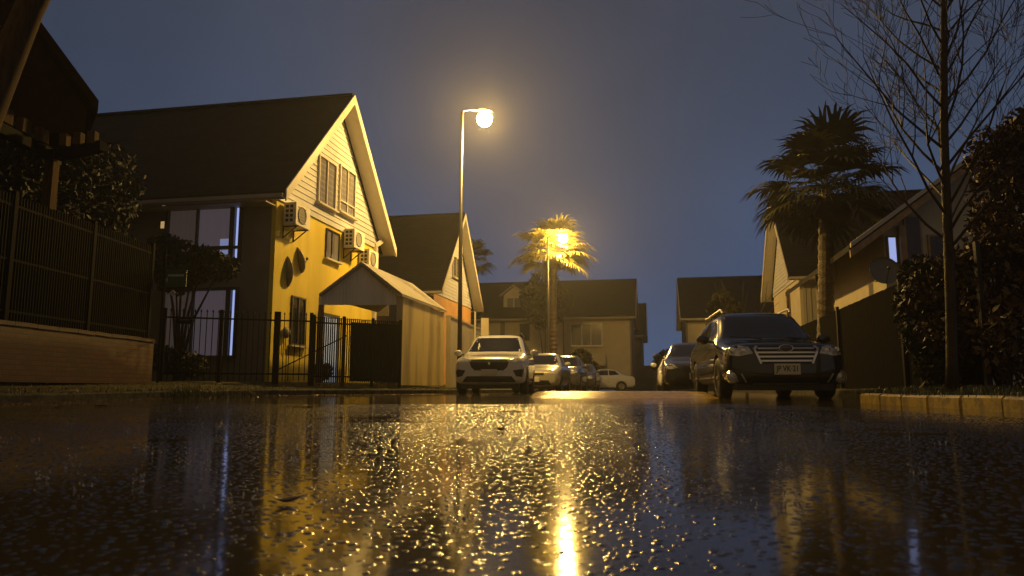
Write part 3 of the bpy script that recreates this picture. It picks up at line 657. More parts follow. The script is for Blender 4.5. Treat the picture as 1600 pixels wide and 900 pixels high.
# street name sign
sg=empty('street_sign',(xa(251,14.9),14.75,.3)); tag(sg,'small green street name sign on a thin post at the end of the brick wall','street sign')
m_=MB(); m_.tube([(0,0,0),(0,0,2.75)],.022,8); m_.build('post',M['metal_black'],sg)
sa=at(252,420,14.75); sb=at(285,448,14.75)
m_=MB(); m_.box(.03,sb.x-sa.x,-.01,.01,sb.z-.3,sa.z-.3-.02); m_.build('name_plate',M['sign'],sg)
m_=MB(); m_.box(.08,sb.x-sa.x-.05,-.016,-.011,sb.z-.3+.21,sb.z-.3+.25); m_.add([(.035,-.014,sb.z-.3+.14),(.075,-.014,sb.z-.3+.20),(.075,-.014,sb.z-.3+.08)],[(0,1,2)]); m_.build('lettering_band',M['sign_w'],sg)
m_=MB(); zc=sb.z-.3-.13; m_.prism([(.12,-.01,zc),(.19,-.01,zc+.07),(.26,-.01,zc),(.19,-.01,zc-.07)],(0,.012,0)); m_.build('badge',M['sign_w'],sg)
m_=MB(); m_.beam((.19,0,zc+.04),(.19,0,sb.z-.3),.012,.012); m_.build('hanger',M['metal_black'],sg)

# ---- dark house with pergola at the far left
ph=empty('roofed_porch',(0,0,.3)); tag(ph,'dark timber porch with steep roof and pale rafter blocks in the upper left','porch')
ph.location.z=0
pc=at(83,238,11.5); zb=pc.z
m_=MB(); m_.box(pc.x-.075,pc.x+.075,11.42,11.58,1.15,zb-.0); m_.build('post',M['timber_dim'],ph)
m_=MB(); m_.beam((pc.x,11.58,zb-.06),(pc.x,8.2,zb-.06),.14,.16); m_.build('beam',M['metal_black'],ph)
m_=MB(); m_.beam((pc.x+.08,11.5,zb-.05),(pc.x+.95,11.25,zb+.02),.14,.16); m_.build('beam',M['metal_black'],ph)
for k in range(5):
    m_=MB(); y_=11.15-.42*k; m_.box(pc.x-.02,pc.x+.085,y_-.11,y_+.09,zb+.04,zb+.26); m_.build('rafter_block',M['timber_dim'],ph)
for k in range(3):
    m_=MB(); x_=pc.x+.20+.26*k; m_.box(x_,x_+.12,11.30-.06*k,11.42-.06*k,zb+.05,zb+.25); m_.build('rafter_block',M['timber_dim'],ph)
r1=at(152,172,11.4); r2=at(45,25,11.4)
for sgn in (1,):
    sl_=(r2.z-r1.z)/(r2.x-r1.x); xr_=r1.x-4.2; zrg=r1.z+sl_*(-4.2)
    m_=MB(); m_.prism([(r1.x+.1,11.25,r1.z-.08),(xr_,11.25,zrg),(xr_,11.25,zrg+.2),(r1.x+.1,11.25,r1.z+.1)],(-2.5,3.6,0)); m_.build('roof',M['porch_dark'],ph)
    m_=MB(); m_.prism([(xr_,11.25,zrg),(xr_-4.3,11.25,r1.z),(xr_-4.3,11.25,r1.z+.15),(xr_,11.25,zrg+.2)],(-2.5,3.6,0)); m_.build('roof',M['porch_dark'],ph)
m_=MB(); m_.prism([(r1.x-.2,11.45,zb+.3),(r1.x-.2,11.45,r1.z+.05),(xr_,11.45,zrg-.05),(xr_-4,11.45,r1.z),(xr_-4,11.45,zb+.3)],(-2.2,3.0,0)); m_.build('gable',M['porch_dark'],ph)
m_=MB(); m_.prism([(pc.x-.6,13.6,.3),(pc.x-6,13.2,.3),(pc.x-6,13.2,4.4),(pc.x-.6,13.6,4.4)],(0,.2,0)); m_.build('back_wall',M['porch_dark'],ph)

# ================================================================ STREET LAMPS
def lamp(px_pole,Yp,px_l,py_l,Yl,label):
    X=xa(px_pole,Yp,4.0); lp=at(px_l,py_l,Yl); base=Vector((X,Yp,.17))
    e_=empty('street_lamp',tuple(base)); tag(e_,label,'street lamp','street lamps lit along the left pavement')
    L=lp-base
    m=MB(); m.tube([(0,0,0),(0,0,1.2),(0,0,L.z+.12)],[.085,.07,.045],12); m.lathe([(.16,0),(.16,.02),(.10,.05),(.09,.4),(.075,.42)],(0,0,0),'z',12); m.build('pole',M['pole'],e_,smooth=True)
    m=MB(); m.tube([(0,0,L.z+.02),(.06*L.x,.06*L.y,L.z+.16),(.35*L.x,.35*L.y,L.z+.23),(.75*L.x,.75*L.y,L.z+.25)],.026,8); m.build('arm',M['pole'],e_,smooth=True)
    hm_=MB(); hm_.sphere((0,0,0),1,14,(.30,.17,.07)); ang=math.atan2(L.y,L.x)
    hm_.v=[((math.cos(ang)*x-math.sin(ang)*y)+L.x,(math.sin(ang)*x+math.cos(ang)*y)+L.y,max(z,-.02)+L.z+.27) for x,y,z in hm_.v]
    hd=hm_.build('lamp_head',M['pole'],e_,smooth=True)
    lens=bpy.data.meshes.new('lens'); bm=bmesh.new(); bmesh.ops.create_icosphere(bm,subdivisions=2,radius=.24); bm.to_mesh(lens); bm.free()
    lm=bpy.data.materials.get('sodium_lens')
    if lm is None:
        lm=bpy.data.materials.new('sodium_lens'); lm.use_nodes=True; b=lm.node_tree.nodes['Principled BSDF']
        b.inputs['Base Color'].default_value=(.8,.6,.3,1); b.inputs['Emission Color'].default_value=(*LAMP_COL,1); b.inputs['Emission Strength'].default_value=LAMP_L
    lo=link('lens',lens,lm,hd,True); lo.location=(L.x,L.y,L.z+.0)
    return lp
LP1=lamp(719.5,22.0,757,186,22.3,'nearest lit street lamp, tall dark pole beside the white car')
LP2=lamp(857,39.6,880,373,39.3,'farther lit street lamp glowing in front of the fan palm')

# ================================================================ TREES
def fan_palm(base,top,r0,R_,n,label,group=None,seed=1,tilt=0,skirt=10,pet=.55,lm=None):
    rnd=random.Random(seed); b=Vector(base); t=Vector(top); e_=empty('palm_tree',tuple(b)); tag(e_,label,'palm tree',group)
    H=t-b; m=MB(); k=int(H.z/.12); pts=[];rad=[]
    for i in range(k+1):
        f_=i/k; pts.append(H*f_); rad.append(r0*(1.15-.25*f_)*(1+(.07 if i%2 else -.05))+rnd.uniform(-.008,.008))
    m.tube(pts,rad,14); m.build('trunk',M['bark_palm'],e_)
    def leafset(name,mt,els):
        m=MB()
        for (el,az,sc_) in els:
            d=Vector((math.cos(el)*math.cos(az),math.cos(el)*math.sin(az),math.sin(el)))
            side=d.cross(Vector((0,0,1))); side=side.normalized() if side.length>.1 else Vector((1,0,0))
            nrm=side.cross(d).normalized()
            p0=H+Vector((0,0,rnd.uniform(-.25,.1))); Lp=R_*pet*sc_*rnd.uniform(.8,1.1); 
            p1=p0+d*Lp+Vector((0,0,-.10*Lp)); m.tube([p0,(p0+p1)/2+nrm*.04,p1],[.02,.014,.01],4,False)
            nb=22; Lb_=R_*(1-pet*.75)*sc_*rnd.uniform(.85,1.1)
            for q in range(nb):
                a=R(-88+176*q/(nb-1))+rnd.uniform(-.04,.04)
                bd=(d*math.cos(a)+side*math.sin(a)+nrm*(-.12+.35*abs(math.sin(a)))).normalized(); 
                L_=Lb_*(.72+.28*math.cos(a))*rnd.uniform(.85,1.1); wv=bd.cross(nrm).normalized()*(.046*R_/1.9+.006)
                pp=[];c=p1.copy(); dr=bd.copy()
                for j in range(5):
                    wd_=[.5,1,.9,.6,.08][j]; pp+= [c-wv*wd_,c+wv*wd_]; c=c+dr*L_/4; dr=(dr+Vector((0,0,-.10-.26*j*rnd.uniform(.7,1.3)))).normalized()
                m.add(pp,[(2*j,2*j+1,2*j+3,2*j+2) for j in range(4)])
        m.build(name,mt,e_,fix=False)
    els=[]
    for i in range(n):
        f_=(i+.5)/n; el=math.asin(-.45+1.43*f_)+rnd.uniform(-.1,.1); az=i*2.39996+rnd.uniform(-.3,.3); els.append((el,az,rnd.uniform(.85,1.1)))
    leafset('crown',lm or M['palm_leaf'],els)
    leafset('dead_fronds',M['palm_dry'],[(R(-55)+rnd.uniform(-.3,.2),i*2.4,rnd.uniform(.35,.5)) for i in range(skirt)])
    return e_
pt=at(1291,292,19.6); pb=Vector((xa(1290,19.6),19.6,.2))
fan_palm(pb,pt,.20,2.15,42,'tall dark fan palm standing behind the black wagon on the right',seed=3,pet=.6)
pt=at(864,392,41.4); pb=Vector((xa(866,41.4),41.4,.15))
fan_palm(pb,pt,.19,2.3,56,'fan palm lit bright yellow by the farther street lamp',seed=9,skirt=16,lm=mat('palm_frond_lamplit',(.20,.17,.035),.45,var=.4,nscale=2))  # fronds coloured brighter than the other palms to strengthen the lamplight on them
pt=at(738,405,52); fan_palm(Vector((pt.x,52,.1)),pt,.2,1.8,26,'dark palm crown half hidden behind the second house gable',seed=12)

def branch(m,p,d,L,r,depth,rnd,segs=5,up=.08,spread=.6,minr=.003,ends=None):
    pts=[p.copy()];rad=[r]; c=p.copy(); dd=d.normalized(); forks=[]
    for i in range(segs):
        dd=(dd+Vector((rnd.uniform(-.2,.2),rnd.uniform(-.2,.2),rnd.uniform(-.12,.14)+up*.5))).normalized(); c=c+dd*L/segs; pts.append(c.copy()); rad.append(max(minr,r*(1-.75*(i+1)/segs)))
        if i>=1: forks.append((c.copy(),dd.copy(),rad[-1],1-(i+1)/segs))
    m.tube(pts,rad,5 if r>.012 else 3,False)
    if ends is not None and depth<=1: ends.append(c.copy())
    if depth>0:
        for (q,qd,qr,rem) in forks:
            for _ in range(rnd.choice((1,1,2))):
                s=Vector((rnd.uniform(-1,1),rnd.uniform(-1,1),rnd.uniform(-.35,.7))); s=(s-qd*s.dot(qd)).normalized()
                branch(m,q,qd*1+s*spread*1.2,L*rnd.uniform(.38,.58),qr*.75,depth-1,rnd,4,up,spread,minr,ends)
# bare tree
rnd=random.Random(21); tb=Vector((xa(1487,8.9),8.9,.12)); e_=empty('bare_tree',tuple(tb)); tag(e_,'tall leafless young tree with wet trunk growing behind the yellow kerb','tree')
tt=at(1468,-160,8.9)-tb; m=MB(); pts=[];rad=[]
for i in range(19):
    f_=i/18; pts.append(Vector((tt.x*f_+.02*math.sin(f_*9),.02*math.sin(f_*7),tt.z*f_))); rad.append(.068*(1-.55*f_)+.012*(1 if i==0 else 0))
m.tube(pts,rad,12); m.build('trunk',M['bark'],e_,smooth=True)
m=MB()
for i in range(44):
    f_=.27+.72*i/44; p_=Vector((tt.x*f_,0,tt.z*f_)); az=i*2.4+rnd.uniform(-.4,.4); sg_=Vector((math.cos(az),math.sin(az)*.8,rnd.uniform(.55,1.25)))
    branch(m,p_,sg_,rnd.uniform(1.5,2.3)*(1.15-.45*f_),.021*(1.15-.6*f_),3 if i%2 else 2,rnd,5,.14,.55,.0032)
m.build('branches',M['bark'],e_,fix=False)

def leaf_quads(n,centers,radii,size,shell=.5,seed=0):
    g_=np.random.default_rng(seed); cs=np.array(centers,float); rs=np.array(radii,float)
    wts=rs.prod(axis=1)**(2/3); idx=g_.choice(len(cs),n,p=wts/wts.sum())
    d=g_.normal(size=(n,3)); d/=np.linalg.norm(d,axis=1)[:,None]; rr_=g_.uniform(shell,1.12,n)**.7
    P=cs[idx]+d*rs[idx]*rr_[:,None]
    a=g_.normal(size=(n,3)); a[:,2]-=.5; a/=np.linalg.norm(a,axis=1)[:,None]; b=np.cross(a,g_.normal(size=(n,3))); b/=np.linalg.norm(b,axis=1)[:,None]
    s=size*(g_.uniform(.35,1.0,n)**2*1.9+.15)[:,None]
    c_=np.cross(a,b)
    V=np.stack([P-a*s,P+b*s*.45+c_*s*.12,P+a*s,P-b*s*.45+c_*s*.12],1).reshape(-1,3)
    Fc=np.arange(4*n).reshape(-1,4)
    return V,Fc
def mesh_np(name,V,Fc,m,parent=None):
    me=bpy.data.meshes.new(name); me.vertices.add(len(V)); me.vertices.foreach_set('co',V.astype(np.float32).ravel())
    k=Fc.shape[1]; me.loops.add(Fc.size); me.loops.foreach_set('vertex_index',Fc.astype(np.int32).ravel()); me.polygons.add(len(Fc)); me.polygons.foreach_set('loop_start',np.arange(0,Fc.size,k,dtype=np.int32))
    me.update(calc_edges=True); me.validate(); return link(name,me,m,parent)
def shrub(name,label,base,centers,radii,n,size,m,trunk_r=.04,cat='shrub',seed=0,shell=.5,trunk=True,group=None):
    b=Vector(base); e_=empty(name,tuple(b)); tag(e_,label,cat,group)
    V,Fc=leaf_quads(n,[tuple(Vector(c)-b) for c in centers],radii,size,shell,seed); mesh_np('crown',V,Fc,m,e_)
    rnd=random.Random(seed); q=MB(); 
    top=Vector((0,0,0))
    for c in centers[:8]:
        t_=Vector(c)-b; mid_=Vector((t_.x*.35,t_.y*.35,t_.z*.55)); q.tube([Vector((rnd.uniform(-.05,.05),0,0)),mid_,t_],[trunk_r,trunk_r*.6,trunk_r*.25],6)
    q.build('trunk',M['bark'],e_); return e_
# ivy-like bushes at right
def P(px,py,Y): return at(px,py,Y)
cs=[];rs=[]
rnd=random.Random(5)
for (px,py,Y,r) in ((1560,250,9.9,.45),(1590,330,9.6,.6),(1555,370,10.2,.42),(1500,440,10.2,.5),(1570,440,9.8,.6),(1450,460,10.6,.38),(1540,520,10,.5),(1600,530,9.4,.6),(1630,420,9.4,.7),(1640,250,9.6,.7),(1470,520,10.2,.32),(1610,205,9.8,.38),(1650,160,9.9,.4)):
    cs.append(tuple(P(px,py,Y))); rs.append((r*rnd.uniform(.8,1.1),r*.6,r*rnd.uniform(.8,1.15)))
shrub('climbing_shrub','huge dark russet shrub spilling over the fence at the right edge, behind the bare tree',(P(1570,600,9.9).x,9.9,.15),cs,rs,19000,.042,M['leaf_red'],.06,seed=4,shell=.35)
cs=[tuple(P(px,py,11.0)) for px,py in ((1430,480),(1440,430))]; 
shrub('shrub','dark green bush filling the gap between the black fence and the bare trunk',(P(1450,600,10.9).x,11.0,.15),cs+[tuple(P(1440,520,10.7)),tuple(P(1490,490,10.8)),tuple(P(1470,570,10.6))],[(.28,.3,.4),(.3,.3,.3),(.3,.25,.35),(.3,.3,.4),(.35,.3,.3)],7000,.038,M['leaf'],.05,seed=6,shell=.3)
# small tree behind the iron fence, left
cs=[tuple(P(px,py,17.0)) for px,py in ((285,395),(262,420),(300,425),(320,405),(275,440),(345,418),(255,385))]
shrub('small_tree','small dark leafy tree before the lit windows of the yellow house',(P(275,600,17).x,17.0,.28),cs,[(.42,.3,.3)]*7,3600,.06,M['leaf'],.05,cat='tree',seed=8)
shrub('shrub','low dark bush behind the iron railing beside the brick wall',(P(285,598,16.7).x,16.7,.28),[tuple(P(275,565,16.7)),tuple(P(300,572,16.7)),tuple(P(250,560,16.8))],[(.35,.3,.3)]*3,1500,.05,M['leaf'],.02,seed=9)
shrub('potted_plant','leafy plant at the foot of the pale blue door',(P(502,596,20.3).x,19.9,.28),[tuple(P(500,578,19.9)),tuple(P(510,580,19.9))],[(.16,.14,.2)]*2,400,.05,M['leaf_red'],.012,cat='plant',seed=10)
# dark hedge behind slatted fence
hb=b0.lerp(b1,.0); cs=[];rs=[]
for k in range(16):
    q=b0.lerp(b1,k/15)+n_*3.2; hz=2.3+.7*math.sin(k*1.7)*.4
    for z_ in (1.2,2.2,3.1,3.8)+((4.3,) if k>9 else ()): cs.append((q.x+rnd.uniform(-.15,.15),q.y,z_+rnd.uniform(-.1,.1))); rs.append((.5,.5,.6))
shrub('hedge','tall dense dark hedge filling behind the slatted fence',(b0.x-.9,11,.3),cs,rs,30000,.045,M['leaf'],.05,cat='hedge',seed=11,shell=.4)
# leaning tree out of frame at left
tl=empty('leaning_tree',(-7.4,6.4,.2)); tag(tl,'leaning wet tree limb crossing the upper left corner','tree')
m=MB(); P_=[Vector((-7.4,6.4,.2))]+[P(-95,420,6.9),P(-40,220,7.2),P(12,95,7.4),P(45,15,7.5),P(85,-60,7.6),P(150,-170,7.7)]
P_=[p_-Vector((-7.4,6.4,.2)) for p_ in P_]
m.tube(P_,[.22,.19,.17,.15,.14,.12,.09],12); m.build('trunk',M['timber_dim'],tl,smooth=True)
cs=[tuple(P(px,py,8.0)) for px,py in ((-60,-60),(20,-110),(-120,40),(-60,90))]
V,Fc=leaf_quads(3000,[tuple(Vector(c)-Vector((-7.4,6.4,.2))) for c in cs],[(.6,.5,.5)]*4,.07,.3,13); mesh_np('crown',V,Fc,M['leaf_red'],tl)
# far trees
for (px,py,Y,r,lab,sd) in ((852,445,45,1.6,'broad dark tree behind the lit palm, before the wide house roof',14),(1040,560,56,1.0,'low dark tree in the sky gap at the far end of the street',15),(1130,470,34,.75,'dark leafy tree top rising over the black wagon roof',16),(908,560,43,.9,'conical dark bush before the wide house',17)):
    p_=P(px,py,Y); shrub('far_tree',lab,(p_.x,Y,.1),[tuple(p_),(p_.x-r*.5,Y,p_.z-r*.5),(p_.x+r*.6,Y,p_.z-r*.6),(p_.x,Y,p_.z-r*1.1)],[(r*.6,r*.5,r*.6),(r*.5,r*.4,r*.5),(r*.5,r*.4,r*.45),(r*.7,r*.5,r*.6)],2600,.11 if Y>33 else .08,M['leaf'],.06,cat='tree',seed=sd)
# bare small tree before the far right house
rnd=random.Random(31); p_=P(1165,560,33); e_=empty('bare_tree',(p_.x,33,.2)); tag(e_,'pale bare branches spreading before the far right roof','tree')
m=MB(); m.tube([(0,0,0),(0,0,1.6)],[.08,.06],8)
m.build('trunk',M['bark'],e_); m=MB()
for k in range(5): branch(m,Vector((0,0,1.5)),Vector((math.cos(k*1.3)*.6,math.sin(k*1.3)*.4,1.1)),2.5,.045,1,rnd,5,.12,.4,.008)
m.build('branches',M['bark'],e_,fix=False)

# ================================================================ CARS
def loft_body(st,hw):
    rows=[]
    for (y,ws,zb,zt,belt,wr,cab) in st:
        w_=hw*ws
        if cab: r_=[(.82*w_,zb),(.97*w_,zb+.07),(w_,zb+.32),(.99*w_,belt-.10),(.94*w_,belt),(wr*hw,zt-.085),(wr*hw*.82,zt-.018),(0,zt)]
        else:
            h=zt-zb; r_=[(.80*w_,zb),(.96*w_,zb+.07),(w_,zb+min(.32,h*.4)),(.985*w_,zt-min(.14,h*.25)),(.93*w_,zt-.05),(.80*w_,zt-.012),(.5*w_,zt+.004),(0,zt+.014)]
        rows.append([(x,y,z) for x,z in r_])
    nR=8; v=[];f=[]
    for r_ in rows:
        v+= r_; v+= [(-x,y,z) for x,y,z in r_[:-1]]
    W=nR*2-1
    def idx(i,k,side): return i*W+k if side>0 or k==nR-1 else i*W+nR+k
    n=len(rows)
    for i in range(n-1):
        for k in range(nR-1):
            f.append((idx(i,k,1),idx(i,k+1,1),idx(i+1,k+1,1),idx(i+1,k,1)))
            f.append((idx(i,k,-1),idx(i+1,k,-1),idx(i+1,k+1,-1),idx(i,k+1,-1)))
        f.append((idx(i,0,1),idx(i+1,0,1),idx(i+1,0,-1),idx(i,0,-1)))
    for i in (0,n-1):
        for k in range(nR-2): f.append((idx(i,k,1),idx(i,k,-1),idx(i,k+1,-1),idx(i,k+1,1)))
        f.append((idx(i,nR-2,1),idx(i,nR-2,-1),idx(i,nR-1,1)))
    me=bpy.data.meshes.new('body'); me.from_pydata(v,[],f)
    bm=bmesh.new(); bm.from_mesh(me); bmesh.ops.recalc_face_normals(bm,faces=bm.faces); bm.to_mesh(me); bm.free(); return me
def apply_mods(ob):
    dg=bpy.context.evaluated_depsgraph_get(); dg.update(); return bpy.data.meshes.new_from_object(ob.evaluated_get(dg))
def body_mesh(st,hw,wheels,wr_):
    me=loft_body(st,hw); ob=bpy.data.objects.new('body',me); C.objects.link(ob)
    s=ob.modifiers.new('s','SUBSURF'); s.levels=2; s.render_levels=2
    c=MB()
    for wy in wheels:
        for sd in (-1,1):
            c.lathe([(.001,hw*.62),(wr_*1.13,hw*.62),(wr_*1.13,hw*1.3),(.001,hw*1.3)] if sd>0 else [(.001,-hw*1.3),(wr_*1.13,-hw*1.3),(wr_*1.13,-hw*.62),(.001,-hw*.62)],(0,wy,wr_),'x',28)
    bm=bmesh.new(); cme=bpy.data.meshes.new('c'); cme.from_pydata(c.v,[],c.f); bm.from_mesh(cme); bmesh.ops.remove_doubles(bm,verts=bm.verts,dist=.002); bmesh.ops.recalc_face_normals(bm,faces=bm.faces); bm.to_mesh(cme); bm.free()
    co=bpy.data.objects.new('cutter',cme); C.objects.link(co)
    b=ob.modifiers.new('b','BOOLEAN'); b.operation='DIFFERENCE'; b.object=co; b.solver='EXACT'
    out=apply_mods(ob)
    ob.modifiers.remove(b); pre=apply_mods(ob)
    bpy.data.objects.remove(ob); bpy.data.objects.remove(co)
    bm=bmesh.new(); bm.from_mesh(pre); bvh=BVHTree.FromBMesh(bm); bm.free()
    return out,bvh
def patch(bvh,poly,axis,off,th,name,m,parent,cuts=10,sgn=1):
    """axis 'y+': polygon (x,z) thrown from the front; 'y-': from behind; 'x': polygon (y,z) thrown from sgn*x"""
    bm=bmesh.new()
    if axis[0]=='y': vs=[bm.verts.new((a,0,b)) for a,b in poly]; n0=Vector((1,0,0)); n1=Vector((0,0,1))
    else: vs=[bm.verts.new((0,a,b)) for a,b in poly]; n0=Vector((0,1,0)); n1=Vector((0,0,1))
    bm.faces.new(vs)
    A0=[p[0] for p in poly]; A1=[p[1] for p in poly]
    for k in range(1,cuts):
        c=min(A0)+(max(A0)-min(A0))*k/cuts; bmesh.ops.bisect_plane(bm,geom=bm.verts[:]+bm.edges[:]+bm.faces[:],plane_co=n0*c,plane_no=n0)
    for k in range(1,max(3,cuts//2)):
        c=min(A1)+(max(A1)-min(A1))*k/max(3,cuts//2); bmesh.ops.bisect_plane(bm,geom=bm.verts[:]+bm.edges[:]+bm.faces[:],plane_co=n1*c,plane_no=n1)
    for v in bm.verts:
        if axis=='y+': o=Vector((v.co.x,-3,v.co.z)); d=Vector((0,1,0))
        elif axis=='y-': o=Vector((v.co.x,9,v.co.z)); d=Vector((0,-1,0))
        else: o=Vector((sgn*3,v.co.y,v.co.z)); d=Vector((-sgn,0,0))
        h,nn_,_,_=bvh.ray_cast(o,d)
        if h is None: h,nn_,_,_=bvh.find_nearest(Vector((v.co.x,.1 if axis=='y+' else 4.5,v.co.z)) if axis[0]=='y' else Vector((sgn*.7,v.co.y,v.co.z)))
        v.co=h-d*off
    me=bpy.data.meshes.new(name)
    bmesh.ops.recalc_face_normals(bm,faces=bm.faces)
    want=Vector((0,-1,0)) if axis=='y+' else Vector((0,1,0)) if axis=='y-' else Vector((sgn,0,0))
    av=Vector((0,0,0))
    for f_ in bm.faces: av+=f_.normal*f_.calc_area()
    if av.dot(want)<0: bmesh.ops.reverse_faces(bm,faces=bm.faces)
    ret=bmesh.ops.extrude_face_region(bm,geom=bm.faces[:]); 
    for g_ in ret['geom']:
        if isinstance(g_,bmesh.types.BMVert): g_.co+= want*0 + want*th*-1 if False else want*0
    mv=[g_ for g_ in ret['geom'] if isinstance(g_,bmesh.types.BMVert)]
    for v in mv: v.co+=want*th
    bmesh.ops.recalc_face_normals(bm,faces=bm.faces)
    bm.to_mesh(me); bm.free(); return link(name,me,m,parent,False)
def mir(poly): return [(-a,b) for a,b in poly][::-1]
def wheel(par,x,y,r,wd,sd):
    t=MB(); a=x-sd*wd/2; 
    pr=[(r*.62,-wd/2),(r*.90,-wd/2),(r*.985,-wd/2+.03),(r,-wd/4),(r,wd/4),(r*.985,wd/2-.03),(r*.90,wd/2),(r*.62,wd/2)]
    w_=empty('wheel',(x-sd*wd/2,y,r)); w_.parent=par
    t.lathe(pr,(0,0,0),'x',28); t.build('tyre',M['tyre'],w_,smooth=True)
    q=MB(); q.lathe([(r*.64,-wd/2+.01),(r*.64,wd/2-.01),(r*.60,wd/2-.012),(r*.58,0.0),(.001,0.0)] if sd>0 else [(r*.64,wd/2-.01),(r*.64,-wd/2+.01),(r*.60,-wd/2+.012),(r*.58,0.0),(.001,0.0)],(0,0,0),'x',28)
    for k in range(5):
        a_=k*2*math.pi/5; q.beam((sd*wd*.32,0,0),(sd*wd*.38,math.cos(a_)*r*.6,math.sin(a_)*r*.6),.06,.03,up=(1,0,0))
    q.sphere((sd*wd*.34,0,0),.05,8); q.build('rim',M['rim'],w_)
def text_mesh(s,size,name,m,parent,loc,rot=(R(90),0,0),ext=.001):
    cu=bpy.data.curves.new('t','FONT'); cu.body=s; cu.size=size; cu.align_x='CENTER'; cu.align_y='CENTER'; cu.extrude=ext; cu.offset=.0018; ob=bpy.data.objects.new('t',cu); C.objects.link(ob)
    me=apply_mods(ob); bpy.data.objects.remove(ob); o_=link(name,me,m,parent); o_.location=loc; o_.rotation_euler=rot; return o_
def make_car(label,cat,loc,rz,spec,pm,name='parked_car',group='cars parked along the street'):
    e_=empty(name,loc,rz); tag(e_,label,cat,group); hw=spec['hw']; me,bvh=body_mesh(spec['st'],hw,spec['wheels'],spec['wr'])
    body=link('body',me,pm,e_,True)
    try: me.set_sharp_from_angle(angle=R(38))
    except Exception: pass
    for wy in spec['wheels']:
        for sd in (-1,1): wheel(e_,sd*(hw-.01),wy,spec['wr'],.21,sd)
    patch(bvh,spec['shield'],'y+',.002,.006,'windscreen',M['glass'],e_,12)
    patch(bvh,spec['rear'],'y-',.002,.006,'rear_window',M['glass'],e_,8)
    for sd in (-1,1):
        for k,pl in enumerate(spec['side']): patch(bvh,pl,'x',.002,.006,'side_window',M['glass'],e_,8,sd)
        hl=spec['head'] if sd>0 else mir(spec['head'])
        h_=patch(bvh,hl,'y+',.002,.012,'headlight',M['head'],e_,6)
        tl=spec['tail'] if sd>0 else mir(spec['tail']); patch(bvh,tl,'y-',.002,.014,'tail_light',M['tail'],e_,4)
        mx=hw*.98; my,mz=spec['mirror']; m=MB(); m.sphere((sd*(mx+.13),my,mz),1,12,(.115,.075,.085)); mo=m.build('mirror',spec.get('mirror_m',pm),e_,smooth=True)
        m=MB(); m.beam((sd*(mx-.12),my+.05,mz-.05),(sd*(mx+.08),my,mz-.03),.05,.03); m.build('stalk',M['plastic_b'],mo)
        for q in spec.get('seams',()): patch(bvh,[(q,spec['sz'][0]),(q+.012,spec['sz'][0]),(q+.012,spec['sz'][1]),(q,spec['sz'][1])],'x',.0,.002,'door_gap',M['plastic_b'],e_,3,sd)
    m=MB(); L_=spec['st'][-1][0]; ub=spec['wr']*.42; m.box(-hw*.80,hw*.80,.16,.42,ub,.34); m.build('air_dam',M['plastic_b'],e_)
    m=MB(); m.box(-hw*.58,hw*.58,.5,L_-.25,ub+.01,.33); m.build('underbody',M['plastic_b'],e_)
    patch(bvh,spec['grille'],'y+',.001,.008,'grille',M['plastic_b'],e_,8)
    patch(bvh,spec['lower'],'y+',.001,.010,'bumper_intake',M['plastic_b'],e_,8)
    if spec.get('cladding'):
        for sd in (-1,1): patch(bvh,spec['cladding'],'x',.001,.012,'side_cladding',M['plastic_b'],e_,8,sd)
    return e_,bvh
def on(bvh,x,z,off=.0):
    h,_,_,_=bvh.ray_cast(Vector((x,-3,z)),Vector((0,1,0))); return (h.y if h else 0)-off
def plate(e_,bvh,z,txt=None,w_=.37,h_=.14,y=None):
    y0=on(bvh,0,z,.035) if y is None else y
    m=MB(); m.box(-w_/2,w_/2,y0-.004,y0+.004,z-h_/2,z+h_/2); m.box(-w_/2-.01,w_/2+.01,y0+.0045,y0+.05,z-h_/2-.01,z+h_/2+.01); p=m.build('number_plate',M['plate'],e_)
    if txt: 
        t=text_mesh(txt,.128,'plate_lettering',M['ink'],p,(0,y0-.0055,z+.004)); t.scale=(.74,.95,1)
    return y0
# --- specs
def st_suv(L,H,hood,k=1.0):
    return [(0,.74,.36,.72,0,0,0),(.03,.88,.26,.80,0,0,0),(.13,.955,.22,.90,0,0,0),(.32,.99,.21,hood-.05,0,0,0),(.75,1,.21,hood,0,0,0),(1.10,1,.21,hood+.05,0,0,0),
            (1.22,1,.21,hood+.075,0,0,0),(1.95,1,.21,H-.05,hood+.02,.74,1),(2.15,1,.21,H-.01,hood+.03,.745,1),(L*.63,1,.21,H,hood+.04,.74,1),(L*.86,1,.22,H-.05,hood+.06,.70,1),(L*.905,1,.23,H-.12,hood+.06,.69,1),
            (L*.965,.985,.25,hood+.08,0,0,0),(L*.988,.95,.28,hood-.02,0,0,0),(L,.84,.36,.85,0,0,0)]
SUV=dict(hw=.90,st=st_suv(4.3,1.62,.99),wheels=(.88,3.48),wr=.335,shield=[(-.70,1.10),(.70,1.10),(.55,1.50),(-.55,1.50)],rear=[(-.6,1.12),(.6,1.12),(.5,1.45),(-.5,1.45)],
  side=[[(1.62,1.12),(2.1,1.45),(2.72,1.47),(2.72,1.10)],[(2.78,1.10),(2.78,1.47),(3.55,1.44),(3.72,1.16)]],
  head=[(.44,.84),(.86,.90),(.87,.80),(.62,.76),(.46,.79)],tail=[(.45,.88),(.88,.92),(.88,1.05),(.45,1.02)],grille=[(-.50,.85),(.50,.85),(.44,.66),(.34,.57),(-.34,.57),(-.44,.66)],
  lower=[(-.55,.44),(.55,.44),(.66,.30),(-.66,.30)],mirror=(1.55,1.08),seams=(1.65,2.75),sz=(.4,1.08),cladding=[(.5,.22),(3.9,.22),(3.9,.34),(.5,.34)])
